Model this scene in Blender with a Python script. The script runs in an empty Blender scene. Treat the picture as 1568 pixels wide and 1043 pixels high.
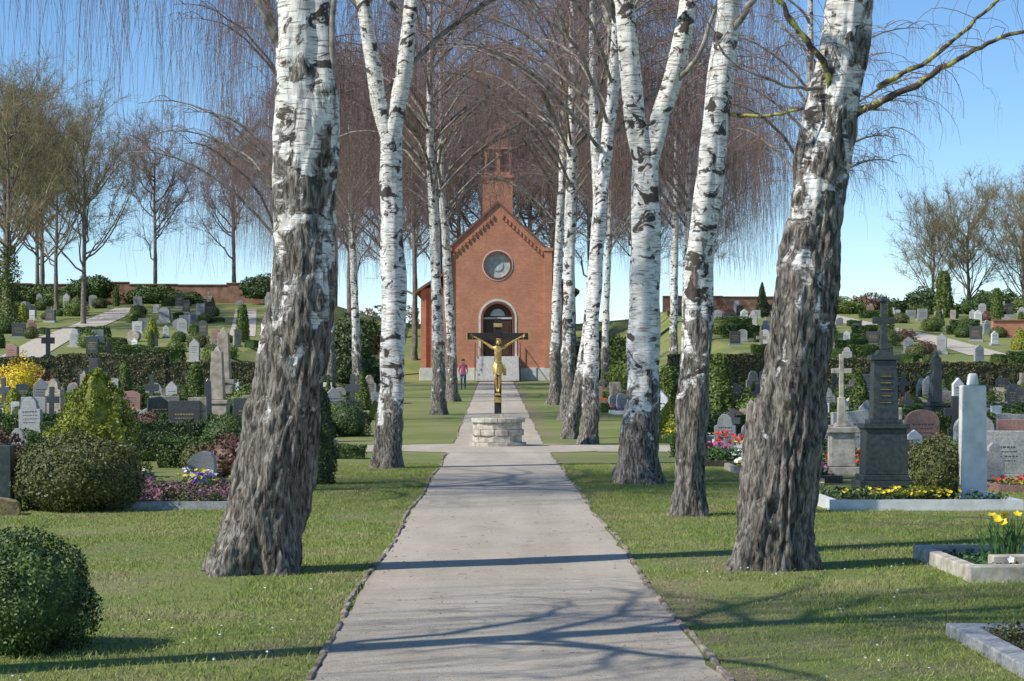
import bpy, bmesh, math, random
import numpy as np
from mathutils import Vector, Matrix, noise as mnoise
random.seed(7); rng=np.random.default_rng(11)
scene=bpy.context.scene
COL=scene.collection
# ---------------------------------------------------------------- materials
def newmat(name):
    m=bpy.data.materials.new(name); m.use_nodes=True
    nt=m.node_tree; b=nt.nodes['Principled BSDF']
    return m,nt,b
def ramp(nt,fac,stops):
    r=nt.nodes.new('ShaderNodeValToRGB'); cr=r.color_ramp
    while len(cr.elements)<len(stops): cr.elements.new(0.5)
    for e,(p,c) in zip(cr.elements,stops):
        e.position=p; e.color=(c[0],c[1],c[2],1)
    nt.links.new(fac,r.inputs[0]); return r.outputs[0]
def noise(nt,scale=5,stretch=(1,1,1),detail=5,rough=.55,dist=0,rand=False,world=False):
    mp=nt.nodes.new('ShaderNodeMapping')
    mp.inputs['Scale'].default_value=stretch
    if world:
        g=nt.nodes.new('ShaderNodeNewGeometry'); nt.links.new(g.outputs['Position'],mp.inputs['Vector'])
    else:
        tc=nt.nodes.new('ShaderNodeTexCoord'); nt.links.new(tc.outputs['Object'],mp.inputs['Vector'])
    out=mp.outputs[0]
    if rand:
        oi=nt.nodes.new('ShaderNodeObjectInfo')
        mu=nt.nodes.new('ShaderNodeMath'); mu.operation='MULTIPLY'; mu.inputs[1].default_value=53
        nt.links.new(oi.outputs['Random'],mu.inputs[0])
        ad=nt.nodes.new('ShaderNodeVectorMath'); ad.operation='ADD'
        nt.links.new(out,ad.inputs[0]); nt.links.new(mu.outputs[0],ad.inputs[1]); out=ad.outputs[0]
    n=nt.nodes.new('ShaderNodeTexNoise'); n.inputs['Scale'].default_value=scale
    n.inputs['Detail'].default_value=detail; n.inputs['Roughness'].default_value=rough
    n.inputs['Distortion'].default_value=dist
    nt.links.new(out,n.inputs['Vector']); return n.outputs['Fac']
def math_(nt,op,a,b=None,clamp=False):
    m=nt.nodes.new('ShaderNodeMath'); m.operation=op; m.use_clamp=clamp
    for i,v in enumerate((a,b)):
        if v is None: continue
        if isinstance(v,(int,float)): m.inputs[i].default_value=v
        else: nt.links.new(v,m.inputs[i])
    return m.outputs[0]
def mixc(nt,f,a,b):
    m=nt.nodes.new('ShaderNodeMix'); m.data_type='RGBA'
    for i,v in ((0,f),(6,a),(7,b)):
        if isinstance(v,(int,float)): m.inputs[i].default_value=v
        elif isinstance(v,tuple): m.inputs[i].default_value=(v[0],v[1],v[2],1)
        else: nt.links.new(v,m.inputs[i])
    return m.outputs[2]
def bump(nt,b,h,strength=.5,dist=.02):
    bp=nt.nodes.new('ShaderNodeBump'); bp.inputs['Strength'].default_value=strength
    bp.inputs['Distance'].default_value=dist
    nt.links.new(h,bp.inputs['Height']); nt.links.new(bp.outputs[0],b.inputs['Normal'])
def M(name,c1,c2,scale=5,rough=.8,bmp=0,lo=.35,hi=.65,stretch=(1,1,1),metal=0,c3=None,rand=True,bd=.02):
    m,nt,b=newmat(name)
    n=noise(nt,scale,stretch,4,.6,0,rand)
    st=[(lo,c1),(hi,c2)]
    if c3: st=[(lo,c1),((lo+hi)/2,c2),(hi,c3)]
    nt.links.new(ramp(nt,n,st),b.inputs['Base Color'])
    b.inputs['Roughness'].default_value=rough; b.inputs['Metallic'].default_value=metal
    if bmp: bump(nt,b,n,bmp,bd)
    return m
def flatm(name,c,rough=.8):
    m,nt,b=newmat(name)
    n=noise(nt,2,(1,1,1),2,.5,0,True)
    nt.links.new(ramp(nt,n,[(.35,tuple(x*.7 for x in c)),(.65,tuple(x*1.25 for x in c))]),b.inputs['Base Color'])
    b.inputs['Roughness'].default_value=rough; return m
def bark_mat():
    m,nt,b=newmat('birch_bark')
    at=nt.nodes.new('ShaderNodeAttribute'); at.attribute_name='dark'
    fis=noise(nt,7,(4.2,4.2,.95),9,.66,.45,True)
    fisc=ramp(nt,fis,[(.39,(.035,.028,.022)),(.47,(.13,.11,.088)),(.56,(.28,.25,.21)),(.68,(.47,.435,.385))])
    len_=noise(nt,3.2,(1.7,1.7,15),5,.6,0,True)
    lf=ramp(nt,len_,[(.55,(0,0,0)),(.61,(1,1,1))])
    pat=noise(nt,3.0,(1,1,1.5),7,.64,.9,True)
    pf=ramp(nt,pat,[(.545,(0,0,0)),(.58,(1,1,1))])
    tone=noise(nt,5,(1,1,3),6,.6,0,True)
    white=ramp(nt,tone,[(.35,(.54,.50,.45)),(.60,(.87,.85,.80))])
    dk=math_(nt,'MAXIMUM',math_(nt,'MULTIPLY',lf,.72),pf)
    up=mixc(nt,dk,white,(.07,.055,.047))
    nz=noise(nt,3.0,(1.6,1.6,1.1),6,.6,.5,True)
    f=math_(nt,'ADD',at.outputs['Fac'],math_(nt,'MULTIPLY',math_(nt,'SUBTRACT',nz,.5),2.8))
    f=math_(nt,'ADD',math_(nt,'MULTIPLY',math_(nt,'SUBTRACT',f,.5),5),.5,True)
    nt.links.new(mixc(nt,f,up,fisc),b.inputs['Base Color'])
    b.inputs['Roughness'].default_value=.85
    h=math_(nt,'MULTIPLY',fis,math_(nt,'ADD',math_(nt,'MULTIPLY',f,.9),.15))
    bump(nt,b,h,1.0,.05)
    return m
BARK=bark_mat()
TWIG=flatm('birch_twig',(.215,.145,.125))
LICHEN=M('lichen_bark',(.07,.05,.04),(.13,.11,.07),9,.9,.6,.42,.58,c3=(.42,.40,.10))
LIMB=M('limb_bark',(.10,.08,.065),(.40,.36,.31),6,.85,.5)
OAKB=M('grey_bark',(.12,.10,.08),(.26,.22,.18),6,.9,.4)
OLTW=flatm('olive_twig',(.27,.22,.12)); BRTW=flatm('brown_twig',(.22,.155,.13))
def fol(name,a,b,c): return M(name,a,b,9,.6,0,.3,.7,c3=c)
BOX=fol('box_foliage',(.022,.045,.008),(.06,.11,.02),(.12,.18,.035))
BOXB=fol('bronze_foliage',(.04,.05,.012),(.10,.115,.027),(.18,.18,.05))
GOLD=fol('golden_foliage',(.11,.13,.01),(.28,.31,.03),(.42,.42,.055))
DARKF=fol('dark_conifer_foliage',(.016,.035,.01),(.048,.085,.022),(.09,.13,.035))
THUJ=fol('thuja_foliage',(.045,.08,.01),(.11,.16,.025),(.20,.235,.05))
REDF=fol('copper_foliage',(.06,.03,.02),(.14,.07,.045),(.2,.12,.07))
BEECH=fol('hedge_foliage',(.045,.042,.02),(.10,.098,.04),(.16,.16,.06))
HEATH=fol('heather_foliage',(.06,.06,.03),(.17,.10,.09),(.36,.17,.21))
YEL=fol('forsythia_blossom',(.45,.32,.01),(.75,.55,.02),(.8,.65,.05))
m,nt,b=newmat('grass_blades')
gn=noise(nt,9,(1,1,1),3,.6,0,False,True); gl=noise(nt,1.15,(1,.7,1),5,.65,0,False,True)
c=ramp(nt,gn,[(.3,(.11,.165,.02)),(.5,(.215,.285,.045)),(.7,(.36,.38,.10))])
c=mixc(nt,ramp(nt,gl,[(.47,(0,0,0)),(.66,(.8,.8,.8))]),c,(.39,.35,.135))
nt.links.new(c,b.inputs['Base Color']); b.inputs['Roughness'].default_value=.65; GRASSB=m
def flat(name,c,rough=.6,metal=0):
    return M(name,tuple(x*.8 for x in c),tuple(min(1,x*1.1) for x in c),12,rough,0,metal=metal)
F_Y=flat('petal_yellow',(.8,.6,.02)); F_W=flat('petal_white',(.8,.8,.78)); F_R=flat('petal_red',(.6,.02,.02))
F_P=flat('petal_pink',(.6,.10,.25)); F_B=flat('petal_violet',(.12,.06,.45)); STEM=flat('stem_green',(.06,.14,.03))
SOIL=M('soil',(.035,.026,.018),(.11,.08,.055),12,.95,.8)
S_GREY=M('grey_granite',(.24,.24,.235),(.45,.45,.435),30,.6,.2)
S_DARK=M('dark_granite',(.035,.038,.04),(.09,.095,.10),40,.25)
S_GREEN=M('green_black_stone',(.025,.035,.035),(.06,.075,.07),14,.35,.1)
S_RED=M('red_granite',(.22,.115,.085),(.38,.22,.18),35,.4)
S_WHITE=M('white_marble',(.60,.60,.57),(.8,.8,.77),5,.5,.1)
S_SAND=M('weathered_sandstone',(.25,.21,.155),(.48,.42,.335),7,.9,.5)
S_LIME=M('limestone_blocks',(.32,.28,.215),(.60,.55,.46),6,.85,.5)
S_MOSS=M('mossy_rock',(.10,.09,.06),(.25,.20,.10),9,.9,.7,c3=(.42,.30,.04))
GOLDM=M('gilded_bronze',(.42,.27,.08),(.72,.50,.17),14,.42,.1,metal=.55)
BLACKW=M('black_painted_wood',(.010,.009,.008),(.028,.025,.022),10,.5,.2,stretch=(4,4,.6))
IRON=M('wrought_iron',(.015,.015,.015),(.04,.04,.04),10,.5)
# ---------------------------------------------------------------- mesh helpers
class Acc:
    def __init__(s): s.V=[];s.F=[];s.Mi=[];s.A=[];s.n=0
    def add(s,V,F,mi=0,a=None):
        V=np.asarray(V,float).reshape(-1,3); F=np.asarray(F,int)
        s.V.append(V); s.F.append(F+s.n); s.Mi.append(np.full(len(F),mi)); s.n+=len(V)
        s.A.append(np.zeros(len(V)) if a is None else np.broadcast_to(a,(len(V),)))
    def mesh(s,name,mats,smooth=True,attr=False):
        V=np.concatenate(s.V);F=np.concatenate(s.F);Mi=np.concatenate(s.Mi)
        me=bpy.data.meshes.new(name); me.vertices.add(len(V)); me.vertices.foreach_set('co',V.ravel())
        me.loops.add(F.size); me.loops.foreach_set('vertex_index',F.ravel().astype(np.int32))
        me.polygons.add(len(F)); me.polygons.foreach_set('loop_start',np.arange(0,F.size,F.shape[1],dtype=np.int32))
        for m in mats: me.materials.append(m)
        me.polygons.foreach_set('material_index',Mi.astype(np.int32))
        me.polygons.foreach_set('use_smooth',np.full(len(F),smooth))
        if attr:
            a=me.attributes.new('dark','FLOAT','POINT'); a.data.foreach_set('value',np.concatenate(s.A).astype(np.float32))
        me.update(calc_edges=True); return me
def obj(name,me,loc=(0,0,0),rot=(0,0,0),scale=(1,1,1),parent=None):
    o=bpy.data.objects.new(name,me); o.location=loc;o.rotation_euler=rot;o.scale=scale
    COL.objects.link(o)
    if parent: o.parent=parent
    return o
def empty(name,loc=(0,0,0)):
    o=bpy.data.objects.new(name,None); o.location=loc; o.empty_display_size=.2; COL.objects.link(o); return o
def norm(a): return a/np.maximum(np.linalg.norm(a,axis=-1,keepdims=True),1e-9)
def tubes(P,R,k):
    P=np.asarray(P,float); R=np.asarray(R,float)
    Mn,N,_=P.shape
    T=norm(np.gradient(P,axis=1))
    mz=np.abs(T[:,:,2].mean(1))>.75
    ref=np.where(mz[:,None],np.array([[1,.1,0]]),np.array([[0,.05,1]]))[:,None,:]
    U=norm(np.cross(T,ref)); W=np.cross(T,U)
    a=np.arange(k)*2*np.pi/k
    V=P[:,:,None,:]+R[:,:,None,None]*(np.cos(a)[None,None,:,None]*U[:,:,None,:]+np.sin(a)[None,None,:,None]*W[:,:,None,:])
    idx=np.arange(Mn*N*k).reshape(Mn,N,k)
    A=idx[:,:-1,:];B=np.roll(idx,-1,2)[:,:-1,:];C=np.roll(idx,-1,2)[:,1:,:];D=idx[:,1:,:]
    F=np.stack([A,B,C,D],-1).reshape(-1,4)
    return V.reshape(-1,3),F
def box(acc,c,s,mi=0,rz=0,jit=0):
    x,y,z=[v/2 for v in s]
    V=np.array([[-x,-y,-z],[x,-y,-z],[x,y,-z],[-x,y,-z],[-x,-y,z],[x,-y,z],[x,y,z],[-x,y,z]])
    if jit: V=V+rng.uniform(-jit,jit,V.shape)
    cr,sr=math.cos(rz),math.sin(rz)
    V=V@np.array([[cr,sr,0],[-sr,cr,0],[0,0,1]])+np.array(c)
    F=[[0,3,2,1],[4,5,6,7],[0,1,5,4],[1,2,6,5],[2,3,7,6],[3,0,4,7]]
    acc.add(V,F,mi)
def bevel_mesh(me,w,seg=2):
    bm=bmesh.new(); bm.from_mesh(me)
    bmesh.ops.remove_doubles(bm,verts=bm.verts,dist=1e-5)
    es=[e for e in bm.edges if len(e.link_faces)==2 and e.calc_face_angle(0)>.5]
    bmesh.ops.bevel(bm,geom=es,offset=w,segments=seg,affect='EDGES',profile=.5)
    bm.to_mesh(me); bm.free(); return me
def prism(acc_bm,prof,y0,y1,mi=0):
    bm=acc_bm
    a=[bm.verts.new((x,y0,z)) for x,z in prof]; b=[bm.verts.new((x,y1,z)) for x,z in prof]
    n=len(prof); fs=[]
    fs.append(bm.faces.new(a)); fs.append(bm.faces.new(b[::-1]))
    for i in range(n):
        j=(i+1)%n; fs.append(bm.faces.new((a[j],a[i],b[i],b[j])))
    for f in fs: f.material_index=mi
    return fs
def bm_box(bm,c,s,mi=0,taper=1.0):
    x,y,z=[v/2 for v in s]; t=taper
    co=[(-x,-y,-z),(x,-y,-z),(x,y,-z),(-x,y,-z),(-x*t,-y*t,z),(x*t,-y*t,z),(x*t,y*t,z),(-x*t,y*t,z)]
    v=[bm.verts.new((c[0]+p[0],c[1]+p[1],c[2]+p[2])) for p in co]
    for f in ((0,3,2,1),(4,5,6,7),(0,1,5,4),(1,2,6,5),(2,3,7,6),(3,0,4,7)):
        bm.faces.new([v[i] for i in f]).material_index=mi
def bm_mesh(bm,name,mats,bev=0,smooth=False):
    bmesh.ops.recalc_face_normals(bm,faces=bm.faces)
    if bev:
        es=[e for e in bm.edges if len(e.link_faces)==2 and e.calc_face_angle(0)>.5]
        bmesh.ops.bevel(bm,geom=es,offset=bev,segments=2,affect='EDGES',profile=.5)
    me=bpy.data.meshes.new(name); bm.to_mesh(me); bm.free()
    for m in mats: me.materials.append(m)
    if smooth:
        for p in me.polygons: p.use_smooth=True
    return me
# ---------------------------------------------------------------- terrain
def prof(Y): return 0.0 if Y<52 else .019*(min(Y,140)-52)
def H(X,Y):
    c=prof(Y)
    if Y>150: c=c+(min(Y,175)-150)/25*5.0
    if Y<95.4: 
        return c
    s=.087 if X<0 else .076
    t=2.3+(min(Y,160)-95.4)*s
    w=min(1,max(0,(abs(X)-7.5)/6.0))
    return c+(t-c)*w if t>c else c
xs=sorted(set([-900,-400,-200,-120,-80,-60,-45,-35,-28,-22,-18,-16,-13.5,-12,-10.5,-9,-7.5,-5,0,5,7.5,9,10.5,12,13.5,16,18,22,28,35,45,60,80,120,200,400,900]))
ys=[-60,0,10,20,30,40,52,60,70,80,90,95.3,95.4,105,115,125,135,140,150,160,175,220,400,900,2500]
acc=Acc()
V=[(x,y,H(x,y if y!=95.3 else 95.29)) for y in ys for x in xs]
n=len(xs)
F=[[j*n+i,j*n+i+1,(j+1)*n+i+1,(j+1)*n+i] for j in range(len(ys)-1) for i in range(n-1)]
acc.add(V,F)
m,nt,b=newmat('lawn_ground')
n1=noise(nt,1.15,(1,.7,1),7,.6); n2=noise(nt,40,(1,1,1),5,.7); n3=noise(nt,.35,(1,1,1),5,.6)
g=ramp(nt,n2,[(.3,(.085,.115,.022)),(.55,(.185,.235,.048)),(.75,(.31,.32,.11))])
dirt=ramp(nt,n2,[(.3,(.11,.08,.055)),(.7,(.33,.25,.175))])
f1=ramp(nt,n1,[(.48,(0,0,0)),(.66,(1,1,1))])
geo=nt.nodes.new('ShaderNodeNewGeometry'); sp=nt.nodes.new('ShaderNodeSeparateXYZ'); nt.links.new(geo.outputs['Position'],sp.inputs[0])
dx=math_(nt,'ABSOLUTE',math_(nt,'SUBTRACT',sp.outputs['X'],1.45))
wear=math_(nt,'SUBTRACT',1.0,math_(nt,'MULTIPLY',dx,2.0),True)
wear=math_(nt,'MULTIPLY',wear,ramp(nt,n1,[(.4,(0,0,0)),(.55,(1,1,1))]))
ff=math_(nt,'MAXIMUM',math_(nt,'MULTIPLY',f1,.65),wear)
c=mixc(nt,ff,g,dirt)
c=mixc(nt,math_(nt,'MULTIPLY',ramp(nt,n3,[(.45,(0,0,0)),(.6,(1,1,1))]),.45),c,(.31,.29,.11))
nt.links.new(c,b.inputs['Base Color']); b.inputs['Roughness'].default_value=.95
bump(nt,b,n2,.7,.04)
obj('ground',acc.mesh('ground',[m],False))
# paths -------------------------------------------------------------
m,nt,b=newmat('gravel_asphalt')
a1=noise(nt,120,(1,1,1),4,.85); a2=noise(nt,1.3,(1,.6,1),8,.72); a3=noise(nt,11,(1,1,1),6,.75); a4=noise(nt,.5,(2.6,.25,1),4,.6)
c=ramp(nt,a1,[(.36,(.17,.135,.10)),(.5,(.47,.405,.32)),(.64,(.76,.68,.56))])
c=mixc(nt,ramp(nt,a2,[(.40,(0,0,0)),(.66,(.7,.7,.7))]),c,(.34,.285,.215))
c=mixc(nt,ramp(nt,a4,[(.45,(0,0,0)),(.62,(.45,.45,.45))]),c,(.58,.51,.41))
c=mixc(nt,ramp(nt,a3,[(.58,(0,0,0)),(.67,(.7,.7,.7))]),c,(.16,.125,.085))
nt.links.new(c,b.inputs['Base Color']); b.inputs['Roughness'].default_value=.92; bump(nt,b,a1,.7,.01)
PATHM=m
def strip(acc,pts,w0,w1,dz):
    V=[];F=[]
    for i,y in enumerate(pts):
        V+= [(w0+rng.normal(0,.02),y,H(0,y)+dz),(w1+rng.normal(0,.02),y,H(0,y)+dz)]
    for i in range(len(pts)-1): F.append([2*i,2*i+1,2*i+3,2*i+2])
    acc.add(V,F)
PL,PR=-1.06,1.27
acc=Acc(); strip(acc,list(np.arange(-20,52,.4))+[52],PL,PR,.006); strip(acc,[52,60,70,80,90,100,110,120,130,133.5],PL,PR,.006)
obj('gravel_path',acc.mesh('gravel_path',[PATHM],False))
acc=Acc()
ang=np.linspace(0,2*np.pi,73)[:-1]
ring=[(0.1+3.1*math.cos(t)+rng.normal(0,.03),48.4+3.1*math.sin(t)*1.05,.010) for t in ang]
acc.add([(0.1,48.4,.010)]+ring,[[0,1+2*i,1+2*i+1,1+(2*i+2)%72] for i in range(36)])
acc.add([(-16,45.6,.014),(-2.2,45.7,.014),(-2.2,50.3,.014),(-16,50,.014)],[[0,1,2,3]])
acc.add([(2.4,45.7,.014),(17,45.8,.014),(17,49.6,.014),(2.4,50.3,.014)],[[0,1,2,3]])
obj('crossing_path',acc.mesh('crossing_path',[PATHM],False))
EDGE=M('edging_stone',(.09,.07,.05),(.40,.34,.27),3.5,.9,.5,rand=False,bd=.01)
def edging(name,x,y0,y1):
    acc=Acc(); y=y0
    while y<y1:
        L=rng.uniform(.18,.5)
        if rng.random()>.10:
            box(acc,(x+rng.normal(0,.006)+.03*math.sin(y*.7),y+L/2,-.002+rng.uniform(-.012,.007)+H(0,y)),(.038,L-.005,.05),0,rng.normal(0,.014),.004)
        y+=L
    me=acc.mesh(name,[EDGE],False); bevel_mesh(me,.007,1); obj(name,me)
edging('path_edging',PL-.02,5,44.6); edging('path_edging',PR+.02,5,44.6)
edging('path_edging',PL-.02,52.6,130); edging('path_edging',PR+.02,52.6,130)
# ---------------------------------------------------------------- foliage
def leafquads(acc,P,Nrm,size,mi=0,asp=.6,tilt=.7):
    n=len(P); s=size*rng.uniform(.6,1.3,(n,1))
    Nn=norm(Nrm+rng.normal(0,tilt,(n,3)))
    U=norm(np.cross(Nn,rng.normal(0,1,(n,3)))); W=np.cross(Nn,U)
    V=np.stack([P-U*s,P-W*s*asp,P+U*s,P+W*s*asp],1).reshape(-1,3)
    acc.add(V,np.arange(n*4).reshape(n,4),mi)
def sphere_pts(n):
    return norm(rng.normal(0,1,(n,3)))
def lump(P,f,a,seed=0):
    return np.array([mnoise.noise(Vector((p[0]*f+seed,p[1]*f,p[2]*f)))*a for p in P])
def uvball(acc,r,c,mi=0,seg=18,rg=10,sd=0):
    V=[];F=[]
    for j in range(rg+1):
        ph=math.pi*j/rg
        for i in range(seg):
            t=2*math.pi*i/seg; V.append((c[0]+r[0]*math.sin(ph)*math.cos(t),c[1]+r[1]*math.sin(ph)*math.sin(t),c[2]+r[2]*math.cos(ph)))
    for j in range(rg):
        for i in range(seg): F.append([j*seg+i,(j+1)*seg+i,(j+1)*seg+(i+1)%seg,j*seg+(i+1)%seg])
    acc.add(V,F,mi)
def ball_shrub(name,r,h,n,leaf,mat,rough=.08):
    acc=Acc(); rz=h/2*1.12; cz=h-rz
    D=sphere_pts(n); k=1+lump(D,2.2,rough*1.6,random.random()*9)+rng.uniform(-.1,.02+rough*.5,n)
    P=D*np.array([r,r,rz])*k[:,None]+np.array([0,0,cz]); ok=P[:,2]>.0
    leafquads(acc,P[ok],D[ok],leaf)
    uvball(acc,(r*.86,r*.86,rz*.86),(0,0,cz))
    return acc.mesh(name,[mat],False)
def cone_shrub(name,r,h,n,leaf,mat,power=.7,rough=.12):
    acc=Acc(); t=rng.uniform(0,1,n)**1.15; a=rng.uniform(0,2*np.pi,n)
    def rad(t): return r*np.clip((1-t),0,1)**power*(.75+.25*np.minimum(1,t*6))
    D=np.stack([np.cos(a),np.sin(a),np.full(n,.35)],1)
    k=1+lump(np.stack([D[:,0]*1.3,D[:,1]*1.3,t*h*1.5],1),2.2,rough*2.2,random.random()*9)+rng.uniform(-.18,.08,n)
    P=np.stack([np.cos(a)*rad(t)*k,np.sin(a)*rad(t)*k,t*h+rng.normal(0,.01,n)],1); P[:,2]=np.maximum(P[:,2],.01)
    leafquads(acc,P,norm(D),leaf)
    zz=np.linspace(0,.97,9); tubv,tubf=tubes(np.array([[(0,0,z*h) for z in zz]]),np.array([rad(zz)*.8]),12)
    acc.add(tubv,tubf)
    return acc.mesh(name,[mat],False)
def box_hedge(name,w,d,h,dens,leaf,mat):
    acc=Acc(); Ps=[];Ns=[]
    def face(n,f,nn):
        P=f(rng.uniform(-1,1,n),rng.uniform(-1,1,n)); Ps.append(P); Ns.append(np.tile(nn,(n,1)))
    A=lambda a:int(a*dens)
    face(A(w*h),lambda u,v:np.stack([u*w/2,np.full_like(u,-d/2),(v+1)/2*h],1),(0,-1,0.))
    face(A(w*h*.5),lambda u,v:np.stack([u*w/2,np.full_like(u,d/2),(v+1)/2*h],1),(0,1,0.))
    face(A(d*h),lambda u,v:np.stack([np.full_like(u,-w/2),u*d/2,(v+1)/2*h],1),(-1,0,0.))
    face(A(d*h),lambda u,v:np.stack([np.full_like(u,w/2),u*d/2,(v+1)/2*h],1),(1,0,0.))
    face(A(w*d),lambda u,v:np.stack([u*w/2,v*d/2,np.full_like(u,h)],1),(0,0,1.))
    P=np.concatenate(Ps);N_=np.concatenate(Ns); P=P+N_*(lump(P,2.5,.10)+rng.uniform(-.04,.015,len(P)))[:,None]
    leafquads(acc,P,N_,leaf); box(acc,(0,0,h/2-.03),(w-.12,d-.12,h-.06))
    return acc.mesh(name,[mat],False)
def flowers(acc,P,size,mi,stem=.0,smi=None):
    n=len(P)
    up=norm(np.array([0,-.25,1])+rng.normal(0,.35,(n,3)))
    U=norm(np.cross(up,rng.normal(0,1,(n,3)))); W=np.cross(up,U)
    for k in range(5):
        a=2*np.pi*k/5; d=np.cos(a)*U+np.sin(a)*W; e=-np.sin(a)*U+np.cos(a)*W
        V=np.stack([P,P+d*size*.6-e*size*.4+up*size*.2,P+d*size+up*size*.35,P+d*size*.6+e*size*.4+up*size*.2],1)
        acc.add(V.reshape(-1,3),np.arange(n*4).reshape(n,4),mi)
    if stem:
        Q=np.stack([P-np.array([0,0,stem]),P-np.array([0,0,stem*.5]),P],1)
        v,f=tubes(Q,np.full((n,3),.0035),3); acc.add(v,f,smi)
# ---------------------------------------------------------------- trees
def trunk(acc,ctrl,fine,k,mi=0,hdark=2.5,amp=1.0,flare=True,sd=0,d0=None):
    c=np.array(ctrl,float); z=c[:,2]
    s=np.concatenate([[0],np.cumsum(np.linalg.norm(np.diff(c[:,:3],axis=0),axis=1))])
    ss=np.unique(np.concatenate([np.arange(0,min(s[-1],fine[1]),fine[0]),np.arange(min(s[-1],fine[1]),s[-1],.3),[s[-1]]]))
    Q=np.stack([np.interp(ss,s,c[:,i]) for i in range(4)],1)
    su=np.linspace(0,s[-1],200); Qu=np.stack([np.interp(su,s,c[:,i]) for i in range(4)],1)
    kw=13; ker=np.hanning(kw+2)[1:-1]; ker/=ker.sum()
    for i in (0,1,3):
        pad=np.concatenate([2*Qu[0,i]-Qu[1:kw//2+1,i][::-1],Qu[:,i],2*Qu[-1,i]-Qu[-kw//2:-1,i][::-1]]) if i<3 else np.pad(Qu[:,i],kw//2,'edge')
        Qs=np.convolve(pad,ker,'same')[kw//2:kw//2+200]; Q[:,i]=np.interp(ss,su,Qs)
    N=len(ss); P=Q[:,:3]; R=Q[:,3]/2
    V,F=tubes(P[None],R[None],k); V=V.reshape(N,k,3)
    dk=np.clip(1.15-(P[:,2]/hdark)*.75,-.2,1.1) if d0 is None else np.full(N,d0)
    A=np.repeat(dk,k)
    for i in range(N):
        zz=P[i,2]; r=R[i]
        if ss[i]>fine[1]+.5: continue
        dd=min(1,max(.12,dk[i]))
        for j in range(k):
            a=2*math.pi*j/k; ca,sa=math.cos(a),math.sin(a)
            n1=abs(mnoise.noise(Vector((ca*r*17+sd,sa*r*17,zz*1.9)))); n2=mnoise.noise(Vector((ca*r*34,sa*r*34+sd,zz*8)))
            n3=mnoise.noise(Vector((ca*1.3+sd,sa*1.3,zz*1.1)))
            d=(.075*(n1-.22)+.024*n2)*dd*amp*min(1,r/.2)+.07*n3*r/.25
            if flare and zz<.6:
                t=(1-zz/.6)**2; d+=t*r*(.20*math.cos(5*a+sd)+.12*math.cos(3*a+sd*2)+.10)
            dirv=V[i,j]-P[i]; V[i,j]=P[i]+dirv*(1+d/max(r,1e-3))
    acc.add(V.reshape(-1,3),F,mi,A)
    return Q
def hang_twigs(acc,S,Hd,L,mi,r0=.0045,N=7):
    n=len(S); t=np.linspace(0,1,N)[None,:,None]
    reach=rng.uniform(.15,.8,(n,1,1))
    wig=np.cumsum(rng.normal(0,.035,(n,N,3))*np.clip(L,.6,2.5)[:,None,None],1)*np.array([1,1,.3]); wig[:,0]=0
    P=S[:,None,:]+Hd[:,None,:]*reach*(1-(1-t)**2)+np.array([0,0,-1.])*(L[:,None,None]*t**1.35)+wig
    P[:,:,2]+= .12*np.sin(t[:,:,0]*3.1)*1
    R=np.broadcast_to(r0*(1-.6*t[:,:,0]),(n,N))*rng.uniform(.6,1.25,(n,1))
    v,f=tubes(P,R,3); acc.add(v,f,mi,.5); return P
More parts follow.
